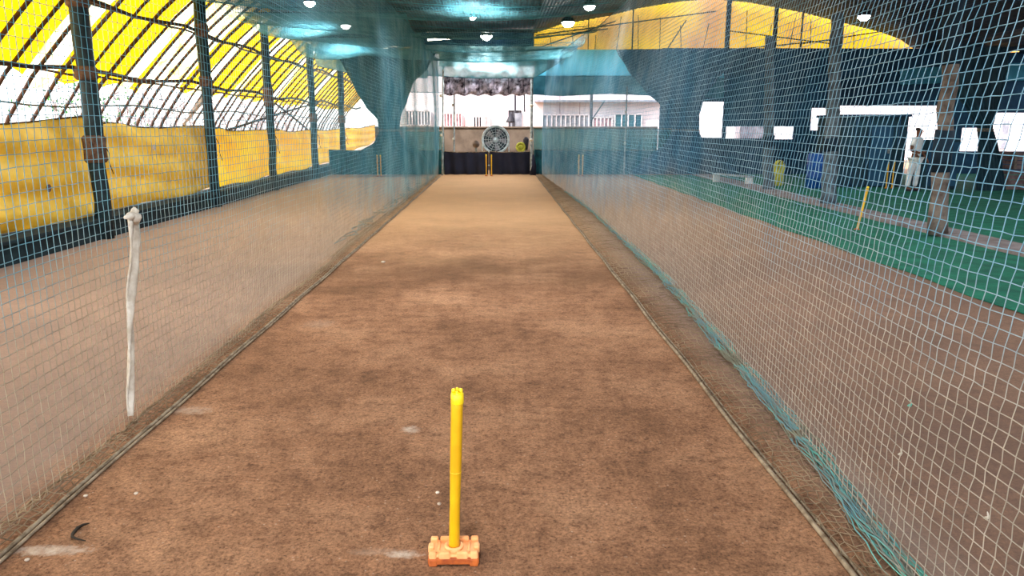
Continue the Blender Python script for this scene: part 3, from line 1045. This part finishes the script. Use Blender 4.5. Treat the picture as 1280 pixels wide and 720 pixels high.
for k in range(5):
    w = 2 * math.pi * k / 5
    e1, e2 = Vector((math.cos(w), 0, math.sin(w))), Vector((-math.sin(w), 0, math.cos(w)))
    MB().sheet(lambda u, v: e1 * (.08 + u * .33) + e2 * ((v - .5) * (.1 + .22 * u)) + Vector((0, -.17 + (v - .5) * .06, c.z)), 5, 4).build('blade', M['bldg'], t, True, solid=.006)
MB().lathe([(.02, -.24), (.09, -.2), (.1, -.12), (.09, .1)], 16, (0, 0, c.z), 'y').build('hub', M['fanc'], t, True)
mb = MB()
for sx in (-1, 1):
    mb.tube([(sx * rF * 1.08, 0, c.z), (sx * rF * 1.1, 0, .2), (sx * rF * 1.15, -.3, .03)], .022, 6)
    mb.tube([(sx * rF * 1.1, 0, .2), (sx * rF * 1.15, .3, .03)], .022, 6)
mb.tube([(-rF * 1.1, 0, .3), (rF * 1.1, 0, .3)], .022, 6)
mb.build('stand', M['fanc'], t)
# small machine with yellow wheel
c = at(651, 184, Y=28.7)
t = thing('ball_thrower', 'small machine with a yellow wheel and dark head, right of the drum fan', 'machine', (c.x, 28.7, 0))
mb = MB().torus(.15, .045, 24, 8, (0, -.05, c.z))
mb.lathe([(.05, -.09), (.11, -.07), (.11, -.01), (.05, 0)], 16, (0, 0, c.z), 'y')
mb.build('wheel', M['ygreen'], t, True)
MB().tube([(.18, 0, c.z - .1), (.2, 0, c.z + .1), (.2, 0, c.z + .28), (.2, 0, c.z + .38)], [.08, .09, .12, .05], 10).build('head', M['darkwin'], t, True)
for a in range(3):
    w = a * 2.09
    MB().tube([(.12, 0, c.z - .1), (.12 + .35 * math.cos(w), .3 * math.sin(w), .02)], .02, 6).build('leg', M['palepost'], t)
# pale stool-like object at the far left of the opening
c = at(595, 180, Y=29.5)
t = thing('water_pot', 'small tan pot on a stand left of the drum fan', 'pot', (c.x, 29.5, 0))
MB().lathe([(.06, c.z - .14), (.13, c.z - .08), (.14, c.z), (.1, c.z + .08), (.06, c.z + .1), (.07, c.z + .13)], 16).build('pot', M['parapet'], t, True)
MB().tube([(0, 0, 0), (0, 0, c.z - .14)], .04, 8).build('stand', M['palepost'], t)

# ------------------------------------------------------------------ buildings outside
b = thing('building', 'sunlit white building with barred windows beyond the middle lane', 'building', (0, 38, 0))
mb = MB().box(-5.4, 12, 0, 4, 0, 7.5)
mb.build('wall', M['bld'], b)


def onb(px, py, Y=37.9):
    return at(px, py, Y=Y)


def win(px0, py0, px1, py1, m, bars, bm_=None, name='window'):
    p, q = onb(px0, py1), onb(px1, py0)
    f = MB().box(p.x, q.x, -.12, -.02, p.z, q.z).build(name, M[m], b)
    mb = MB()
    for k in range(bars + 1):
        x = p.x + (q.x - p.x) * k / bars
        mb.box(x - .025, x + .025, -.18, -.12, p.z, q.z)
    mb.box(p.x, q.x, -.18, -.12, p.z, p.z + .05).box(p.x, q.x, -.18, -.12, q.z - .05, q.z)
    mb.build('bars', M[bm_ or 'bldg'], f)


win(592, 145, 602, 160, 'darkwin', 3, 'bld')
win(603, 145, 612, 160, 'bldp', 4, 'bld')
win(555, 141, 577, 159, 'bldp', 6, 'bld')
win(636, 138, 651, 160, 'bldg', 3, 'darkwin')
win(678, 143, 736, 163, 'bldg', 10, 'bld')
win(741, 146, 765, 164, 'bldp', 5, 'bld')
win(768, 142, 802, 166, 'teal', 4, 'bld')
win(508, 138, 538, 157, 'bldg', 8, 'bld')
for px in (580, 600, 629, 660, 700, 725):
    p = onb(px, 120)
    MB().tube([(p.x, -.1, 1), (p.x, -.1, 3.6)], .02, 5).build('drain_pipe', M['bldp'], b)
p, q = onb(668, 127), onb(830, 124)
MB().box(p.x, q.x, -.5, 0, 2.95, 3.05).build('ledge', M['bldg'], b)
# second building on the right, behind the wall openings
b2 = thing('building', 'white building seen in glimpses through the openings of the right wall', 'building', (22, 40, 0))
MB().box(-9.5, 14, 0, 4, 0, 8).build('wall', M['bld'], b2)
for (px0, py0, px1, py1) in ((925, 158, 957, 176), (996, 158, 1014, 176), (1250, 150, 1262, 186)):
    p, q = at(px0, py1, Y=39.9), at(px1, py0, Y=39.9)
    MB().box(p.x - 22, q.x - 22, -.12, -.02, p.z, q.z).build('window', M['bldg'], b2)
# yard lamp pole outside & right pole
for px, ytop, lab, lampy in ((644, 112, 'dark pole with hanging lamps outside beyond the middle lane', 150), (738, 118, 'thin dark utility pole outside beyond the right lane', None)):
    p, q = at(px, 185, Y=34), at(px, ytop, Y=34)
    t = thing('yard_pole', lab, 'pole', (p.x, 34, 0))
    MB().tube([(0, 0, 0), (0, 0, q.z)], .05 if lampy else .07, 8).build('shaft', M['darkwin'], t, True)
    if lampy:
        MB().lathe([(.05, 2.35), (.2, 2.0), (.22, 1.95), (.05, 1.93)], 12, (-.2, 0, 0)).build('lamp_head', M['darkwin'], t, True)
        MB().box(-.02, .3, -.1, .1, 1.75, 2.35).build('switch_box', M['bldg'], t)
        MB().tube([(.4, 0, 3.2), (.42, 0, 2.4)], .04, 6).build('hanging_arm', M['darkwin'], t)
        MB().tube([(0, 0, 3.2), (.4, 0, 3.2)], .03, 6).build('cross_arm', M['darkwin'], t)
    else:
        MB().tube([(0, 0, 2.0), (.6, 0, 2.9)], .03, 6).build('stay', M['darkwin'], t)

# shrubs outside left
for i, (px, py, X_, hgt, green) in enumerate(((100, 140, -11.5, 2.7, 1), (160, 130, -12, 3.0, 0), (215, 140, -12, 3.0, 0), (310, 140, -11.5, 3.1, 0), (352, 140, -11, 3.0, 0))):
    c = at(px, py, X=X_)
    labs = ['leafy green shrub beyond the first left fence post', 'bare twiggy shrub just right of the first left post', 'bare twiggy shrub left of the second left post',
            'bare twiggy shrub left of the third left post', 'bare twiggy shrub left of the fourth left post', 'bare twiggy shrub above the nearest yellow tarpaulin', 'bare twiggy shrub right of the second left post']
    t = thing('shrub', labs[i], 'shrub', (c.x, c.y, 0), 0, 'shrubs beyond the left fence')
    mb = MB()
    tips = []
    for k in range(16):
        a = random.uniform(0, 6.28)
        p = Vector((0, 0, 0))
        pts = [p.copy()]
        d = Vector((math.cos(a) * .35, math.sin(a) * .35, 1)).normalized()
        for s_ in range(6):
            d = (d + Vector((random.gauss(0, .22), random.gauss(0, .22), random.gauss(0, .1)))).normalized()
            p = p + d * hgt / 5.5
            pts.append(p.copy())
            if s_ > 1:
                for _ in range(3):
                    e = (d + Vector((random.gauss(0, .7), random.gauss(0, .7), random.gauss(0, .4)))).normalized()
                    mb.tube([p, p + e * .25, p + e * .45 + Vector((0, 0, -.03))], [.012, .009, .004], 4)
                    tips.append(p + e * .4)
        mb.tube(pts, [.03 * (1 - s_ / 8) for s_ in range(7)], 5)
    mb.build('branches', M['branch'], t)
    if green:
        lm = MB()
        for p in tips * 2:
            q = p + Vector((random.gauss(0, .15), random.gauss(0, .15), random.gauss(0, .12)))
            a = Vector((random.gauss(0, 1), random.gauss(0, 1), random.gauss(0, 1))).normalized() * .06
            b_ = a.cross(Vector((random.gauss(0, 1), random.gauss(0, 1), 1))).normalized() * .035
            i0 = len(lm.v)
            lm.v += [tuple(q - a), tuple(q + b_), tuple(q + a), tuple(q - b_)]
            lm.f.append((i0, i0 + 1, i0 + 2, i0 + 3))
        lm.build('foliage', M['leaf'], t)

# ------------------------------------------------------------------ right side
MBt = MB().sheet(lambda u, v: (5.0 + 2.15 * u + (.03 * math.sin(v * 60) if u == 0 else 0), 3 + 24.4 * v, .012 + .003 * math.sin(v * 90 + u * 9)), 8, 120)
tag(MBt.build('turf_mat', M['turf'], solid=.01), 'green turf mat between the right lane and the kerb', 'turf mat')
MBt = MB().sheet(lambda u, v: (7.75 + 13 * u, 3 + 24.9 * v, .012 + .003 * math.sin(v * 90 + u * 9)), 20, 60)
tag(MBt.build('turf_mat', M['turf'], solid=.01), 'wide green turf mat beyond the kerb on the right', 'turf mat')

PP = [(1171, 291, 1184, 45, 'pillar', .128, 'rough brown pillar nearest on the right kerb, wrapped in navy at the top'),
      (1036, 254, 1044, 40, 'pillarg', .15, 'rough grey pillar in the middle of the right kerb'),
      (960, 236, 962, 50, 'pillarg', .14, 'grey pillar farthest along the right kerb')]
for (px, py, px2, py2, m, r_, lab) in PP:
    c = at(px, py, Z=.07)
    q = at(px2, py2, Y=c.y)
    t = thing('pillar', lab, 'pillar', (c.x, c.y, .06), 0, 'pillars along the right kerb')
    n_ = 14
    pts = [Vector((0, 0, 0)).lerp(Vector((q.x - c.x, 0, 4.6 if m == 'pillar' else 4.05)), k / n_) + Vector((random.gauss(0, .012), random.gauss(0, .012), 0)) for k in range(n_ + 1)]
    MB().tube(pts, [r_ * (1.25 if k == 0 else 1.08 - .02 * k + random.gauss(0, .05)) for k in range(n_ + 1)], 10).build('shaft', M[m], t, True)
    if m == 'pillar':
        MB().tube([pts[k] for k in (8, 10, 12, 14)], r_ * 1.1, 10).build('wrap', M['bluewrap'], t, True)
        MB().tube([pts[3], pts[4], pts[5]], r_ * 1.15, 10).build('band', M['bluewrap'], t, True)
    else:
        MB().tube([pts[4], pts[5]], r_ * 1.12, 10).build('band', M['bluewrap'], t, True)

# dark booth
yb = at(1090, 238, Z=0).y + .85
a, b_ = at(1049, 200, Y=yb), at(1131, 200, Y=yb)
t = thing('booth', 'dark navy cloth-covered booth standing on the turf behind the pillars', 'booth', ((a.x + b_.x) / 2, yb + .8, 0))
w = (b_.x - a.x) / 2
zt = at(1090, 143, Y=yb).z
MB().box(-w, w, -.8, .9, .03, zt - .05).build('body', M['booth'], t, bevel=.03)
MB().box(-w - .05, w + .05, -.86, .95, zt - .07, zt).build('roof', M['navy'], t, bevel=.02)
dr = MB().box(-w * .1, w * .55, -.84, -.80, .06, zt - .3).build('door', M['navy'], t, bevel=.01)
MB().box(w * .42, w * .47, -.88, -.84, 1.0, 1.12).build('handle', M['palepost'], dr)
for sx in (-.6, -.2, .7):
    MB().tube([(w * sx, -.82, .06), (w * sx + .02, -.83, zt - .1)], .02, 6).build('seam', M['navy'], t)

# person
c = at(1140, 240, Z=0)
per = thing('person', 'person in white shirt and trousers standing on the turf beside the dark booth', 'person', (c.x, c.y, .02), R(35))


def skin_obj(name, verts, edges, radii, m, parent, root=0, lv=2):
    me = bpy.data.meshes.new(name)
    me.from_pydata(verts, edges, [])
    o = bpy.data.objects.new(name, me)
    COL.objects.link(o)
    o.parent = parent
    md = o.modifiers.new('skin', 'SKIN')
    for i, r in enumerate(radii):
        sv = me.skin_vertices[0].data[i]
        sv.radius = (r, r) if not isinstance(r, tuple) else r
        sv.use_root = (i == root)
    md.use_smooth_shade = True
    o.modifiers.new('sub', 'SUBSURF').levels = lv
    o.modifiers['sub'].render_levels = lv
    me.materials.append(m)
    return o


V = [(0, 0, .92), (0, 0, 1.08), (0, 0, 1.26), (0, .01, 1.40), (0, .0, 1.47), (0, -.015, 1.55), (0, -.02, 1.62), (0, -.01, 1.68)]
Rr = [(.13, .10), (.125, .095), (.15, .10), (.11, .075), .048, (.062, .075), (.074, .088), (.055, .062)]
E_ = [(i, i + 1) for i in range(7)]
for sx in (-1, 1):
    i0 = len(V)
    kx = -.02 if sx > 0 else .06
    V += [(sx * .10, 0, .86), (sx * .115, kx, .48), (sx * .12, kx + .03, .09), (sx * .13, kx - .10, .035)]
    Rr += [.085, .055, .038, (.036, .028)]
    E_ += [(0, i0), (i0, i0 + 1), (i0 + 1, i0 + 2), (i0 + 2, i0 + 3)]
    i1 = len(V)
    if sx > 0:
        V += [(sx * .19, .01, 1.38), (sx * .25, .02, 1.10), (sx * .24, -.14, .92), (sx * .235, -.19, .85), (sx * .23, -.22, .79)]
    else:
        V += [(sx * .19, .01, 1.38), (sx * .24, .04, 1.11), (sx * .15, -.16, 1.04), (sx * .09, -.20, 1.06), (sx * .04, -.22, 1.07)]
    Rr += [.052, .040, .030, (.036, .018), (.03, .014)]
    E_ += [(3, i1)] + [(i1 + k, i1 + k + 1) for k in range(4)]
    # fingers and thumb
    hv = Vector(V[i1 + 4])
    dr = (Vector(V[i1 + 4]) - Vector(V[i1 + 3])).normalized()
    sd = dr.cross(Vector((0, 1, .3))).normalized()
    for f in range(4):
        j = len(V)
        bpt = hv + sd * (.024 - f * .016)
        L = (.05, .058, .055, .042)[f]
        V += [tuple(bpt + dr * L * .5), tuple(bpt + dr * L + Vector((0, -.012, -.01)))]
        Rr += [.009, .0075]
        E_ += [(i1 + 4, j), (j, j + 1)]
    j = len(V)
    V += [tuple(Vector(V[i1 + 3]) + sd * .045 + dr * .02), tuple(Vector(V[i1 + 3]) + sd * .06 + dr * .05)]
    Rr += [.011, .009]
    E_ += [(i1 + 3, j), (j, j + 1)]
skin_obj('body', V, E_, Rr, M['skin'], per)
# nose, ears, eyes
mb = MB().tube([(0, -.105, 1.64), (0, -.125, 1.60), (0, -.108, 1.59)], [.008, .014, .008], 6)
for sx in (-1, 1):
    mb.tube([(sx * .074, 0, 1.64), (sx * .082, .005, 1.62), (sx * .074, 0, 1.585)], [.008, .014, .006], 6)
mb.build('ears_and_nose', M['skin'], per, True)
mb = MB()
for sx in (-1, 1):
    mb.tube([(sx * .03 - .012, -.104, 1.635), (sx * .03 + .012, -.104, 1.635)], .006, 6)
mb.tube([(-.02, -.102, 1.562), (.02, -.102, 1.562)], .004, 5)
mb.build('eyes_and_mouth', M['hair'], per)
skin_obj('hair', [(0, .02, 1.61), (0, .012, 1.67), (0, 0, 1.705)], [(0, 1), (1, 2)], [(.078, .078), (.08, .09), (.06, .068)], M['hair'], per)
SV = [(0, 0, .90), (0, 0, 1.08), (0, 0, 1.26), (0, .01, 1.40), (0, .0, 1.455)]
SR = [(.155, .125), (.145, .115), (.17, .12), (.13, .095), .06]
SE = [(i, i + 1) for i in range(4)]
for sx in (-1, 1):
    i1 = len(SV)
    SV += [(sx * .19, .01, 1.39), (sx * .23, .02, 1.22)]
    SR += [.07, .066]
    SE += [(3, i1), (i1, i1 + 1)]
skin_obj('shirt', SV, SE, SR, M['shirt'], per)
SV = [(0, 0, .93)]
SR = [(.15, .12)]
SE = []
for sx in (-1, 1):
    i1 = len(SV)
    kx = -.02 if sx > 0 else .06
    SV += [(sx * .10, 0, .84), (sx * .115, kx, .48), (sx * .12, kx + .03, .12)]
    SR += [.105, .078, .064]
    SE += [(0, i1), (i1, i1 + 1), (i1 + 1, i1 + 2)]
skin_obj('trousers', SV, SE, SR, M['shirt'], per)
for sx in (-1, 1):
    kx = -.02 if sx > 0 else .06
    MB().tube([(sx * .12, kx + .06, .04), (sx * .125, kx, .045), (sx * .13, kx - .13, .03)], [.035, .045, .028], 8).build('shoe', M['darkwin'], per, True)

# blue drum, bag, box, bench, crates
c = at(1018, 236, Z=0)
t = thing('barrel', 'blue plastic barrel left of the middle pillar', 'barrel', (c.x, c.y, .02))
MB().lathe([(.2, 0), (.25, .03), (.26, .3), (.28, .33), (.26, .36), (.27, .62), (.28, .65), (.26, .68), (.25, .95), (.2, 1.0)], 24).build('body', M['blue'], t, True)
MB().lathe([(.205, 1.0), (.215, 1.02), (.2, 1.05), (.05, 1.055)], 24).build('lid', M['bluewrap'], t, True)
c = at(972, 233, Z=0)
t = thing('kit_bag', 'yellow-green upright bag near the farthest pillar', 'bag', (c.x, c.y, .02))
MB().lathe([(.13, 0), (.17, .05), (.16, .4), (.17, .6), (.12, .72), (.05, .76)], 14).build('body', M['ygreen'], t, True)
MB().tube([(-.1, -.1, .6), (0, -.2, .8), (.1, -.1, .6)], .015, 6).build('strap', M['black'], t)
c0, c1 = at(893, 228, Z=0), at(938, 233, Z=0)
t = thing('bench', 'low pale bench on the turf before the farthest pillar', 'bench', ((c0.x + c1.x) / 2, (c0.y + c1.y) / 2, .02), math.atan2(c1.y - c0.y, c1.x - c0.x))
L = (c1 - c0).length / 2
MB().box(-L, L, -.13, .13, .24, .28).build('seat', M['palepost'], t, bevel=.01)
for sx in (-1, 1):
    MB().box(sx * (L - .08) - .04, sx * (L - .08) + .04, -.11, .11, 0, .24).build('leg', M['white'], t, bevel=.01)
c = at(1160, 238, Z=0)
t = thing('cabinet', 'dark low cabinet between the person and the nearest pillar', 'cabinet', (c.x + .3, c.y + .4, .02))
h_ = at(1160, 176, Y=c.y).z
MB().box(-.4, .5, -.35, .35, .0, h_).build('body', M['booth'], t, bevel=.02)
MB().box(-.37, .04, -.38, -.35, .1, h_ - .06).build('door', M['navy'], t, bevel=.01)
MB().box(.07, .47, -.38, -.35, .1, h_ - .06).build('door', M['navy'], t, bevel=.01)
c = at(1268, 238, Z=0)
for k, (dx, w_, z0_, z1_, lab) in enumerate(((0, .8, 0, .55, 'brown crate on the turf at the right edge, lowest of two'), (.05, .7, .57, 1.05, 'brown crate at the right edge, resting on another crate'))):
    t = thing('crate', lab, 'crate', (c.x + .5 + dx, c.y + .4, .02 + z0_), 0, 'brown crates at the right edge')
    hh = z1_ - z0_
    mb = MB()
    for q in range(4):
        mb.box(-w_, w_, -.4, -.37, hh * q / 4 + .01, hh * (q + 1) / 4 - .01)
        mb.box(-w_, -w_ + .03, -.37, .37, hh * q / 4 + .01, hh * (q + 1) / 4 - .01)
        mb.box(w_ - .03, w_, -.37, .37, hh * q / 4 + .01, hh * (q + 1) / 4 - .01)
    mb.box(-w_, w_, -.37, .37, .0, .03)
    mb.build('slats', M['brown'], t)
    for sx in (-1, 0, 1):
        MB().box(sx * (w_ - .05) - .04, sx * (w_ - .05) + .04, -.43, -.4, 0, hh).build('batten', M['pillar'], t)

# wide teal band high on the far right wall
valance('blue-green sheet hung high on the right wall beyond the nearest pillar', [(1125, 86), (1290, 78)], [(1125, 106), (1290, 100)], M['turq'], 27.9, .03, 8, 'wall_sheet')

# ------------------------------------------------------------------ lamps
LAMPS = [(710, 28, 24.0, 'bright round lamp above the right of the middle lane, glaring', 1.0), (608, 45, 27.0, 'bright round lamp far down the middle lane roof', 1.0),
         (737, 8, 20.6, 'round lamp nearest above the right lane', .5), (387, 3, 20.2, 'round lamp nearest above the left lane', .5),
         (432, 32, 24.3, 'round lamp farther above the left lane', .5), (591, 22, 22.5, 'small faint lamp above the middle lane', .2)]


def lamp(p, lab, power, group='round roof lamps', r=.16):
    t = thing('roof_lamp', lab, 'lamp', p, 0, group)
    MB().lathe([(r * 1.1, 0), (r * 1.15, .02), (r * .9, .10), (r * .5, .16), (r * .2, .2)], 20).build('housing', M['steel'], t, True)
    MB().lathe([(r * .2, -r * .75), (r * .6, -r * .6), (r * .9, -r * .3), (r, .0), (r * 1.0, .004)], 20).build('lens', M['lamp'], t, True)
    MB().tube([(0, 0, .2), (0, 0, max(.25, roofline(min(p[0], 1.2)) - p[2]))], .012, 5).build('cord', M['steel'], t)
    ld = bpy.data.lights.new('lamp_light', 'SPOT')
    ld.energy = power
    ld.spot_size = R(150)
    ld.spot_blend = .6
    ld.shadow_soft_size = .15
    ld.color = (.97, .98, 1)
    lo = bpy.data.objects.new('lamp_light', ld)
    COL.objects.link(lo)
    lo.parent = t
    lo.location = (0, 0, -r - .02)


PW = 440
for px, py, Y, lab, s_ in LAMPS:
    p = at(px, py, Y=Y)
    lamp(tuple(p), lab, PW * s_, r={1.0: .2, .5: .15}.get(s_, .09))
# extra lamps added overhead to light the interior evenly from above
for k, (x, y, s_) in enumerate(((-.4, 14.5, 1.0), (-.4, 8, .9), (-.4, 1.5, .9), (-4.4, 8, .8), (3.6, 8, .7), (-4.4, 14, .8), (3.6, 14, .7), (9.5, 12, .5), (9.5, 20, .4))):
    lamp((x, y, 4.55), 'round lamp added overhead for fill light', PW * s_, 'added overhead fill lamps')
for (px, py, L, m, lab) in ((488, 60, .5, 'tube', 'white tube lamp beside the left net near the end wall'), (508, 61, .42, 'tubeo', 'warm orange tube lamp beside the white one near the end wall'),
                            (551, 50, .9, 'tube', 'tilted tube lamp above the opening of the middle lane'), (1252, 66, 1.2, 'tubeo', 'dim tube lamp high on the far right wall')):
    p = at(px, py, Y=26.6)
    t = thing('tube_lamp', lab, 'lamp', tuple(p))
    MB().tube([(-L / 2, 0, 0), (L / 2, 0, .06)], .03, 8).build('tube', M[m], t, True)
    MB().box(-L / 2 - .03, L / 2 + .03, -.03, .03, .05, .11).build('fitting', M['steel'], t)
    MB().tube([(-L / 3, 0, .1), (-L / 3, 0, .5)], .008, 4).build('cord', M['steel'], t)

# ------------------------------------------------------------------ small things on the ground
c = at(98, 667, Z=0)
pts = [at(px, py, Z=.012) for px, py in ((112, 654), (104, 656), (97, 660), (91, 667), (90, 671), (98, 674), (107, 676))]
tag(MB().tube(pts, [.002, .006, .008, .008, .006, .004, .002], 6).build('twig', M['twig'], None, True), 'small curved dark twig on the earth at the lower left', 'twig')
PB = [((549, 630), 'pale pebble just left of the foreground stump'), ((170, 617), 'white pebble near the left net, above the twig'), ((479, 328), 'white pebble far up the lane on the left'),
      ((107, 620), 'pale pebble near the left net rope'), ((547, 616), 'tiny pebble left of the stump shaft'), ((34, 700), 'pale pebble in the bottom left corner')]
for (px, py), lab in PB:
    c = at(px, py, Z=.004)
    r_ = .011 if py > 500 else .03
    mb = MB().lathe([(r_ * .5, -.004), (r_, .002), (r_ * .8, r_ * .5), (r_ * .3, r_ * .7)], 8)
    o = mb.build('pebble', M['pebble'], None, True)
    o.location = c
    tag(o, lab, 'pebble', 'pebbles on the earth')

# ------------------------------------------------------------------ light
w = bpy.data.worlds.new('world')
S.world = w
w.use_nodes = True
nt = w.node_tree
nt.nodes.clear()
sky = nt.nodes.new('ShaderNodeTexSky')
sky.sky_type = 'NISHITA'
sky.sun_disc = False
sky.sun_elevation = R(48)
sky.sun_rotation = R(230)
sky.dust_density = 1.2
sky.ozone_density = 1
bg = nt.nodes.new('ShaderNodeBackground')
bg.inputs[1].default_value = .62
ow = nt.nodes.new('ShaderNodeOutputWorld')
hs = nt.nodes.new('ShaderNodeHueSaturation')
hs.inputs['Saturation'].default_value = .25
nt.links.new(sky.outputs[0], hs.inputs['Color'])
nt.links.new(hs.outputs[0], bg.inputs[0])
nt.links.new(bg.outputs[0], ow.inputs[0])
sd = bpy.data.lights.new('sun', 'SUN')
sd.energy = 7
sd.angle = R(1)
sd.color = (1, .96, .9)
so = bpy.data.objects.new('sun', sd)
COL.objects.link(so)
so.rotation_euler = Vector((.55, .42, -.76)).to_track_quat('-Z', 'Y').to_euler()

S.view_settings.view_transform = 'Standard'
S.view_settings.look = 'None'
S.view_settings.gamma = 1
S.view_settings.use_curve_mapping = False
S.view_settings.exposure = .42
S.cycles.max_bounces = 6
S.cycles.transparent_max_bounces = 16
S.cycles.sample_clamp_indirect = 8
S.cycles.use_denoising = True
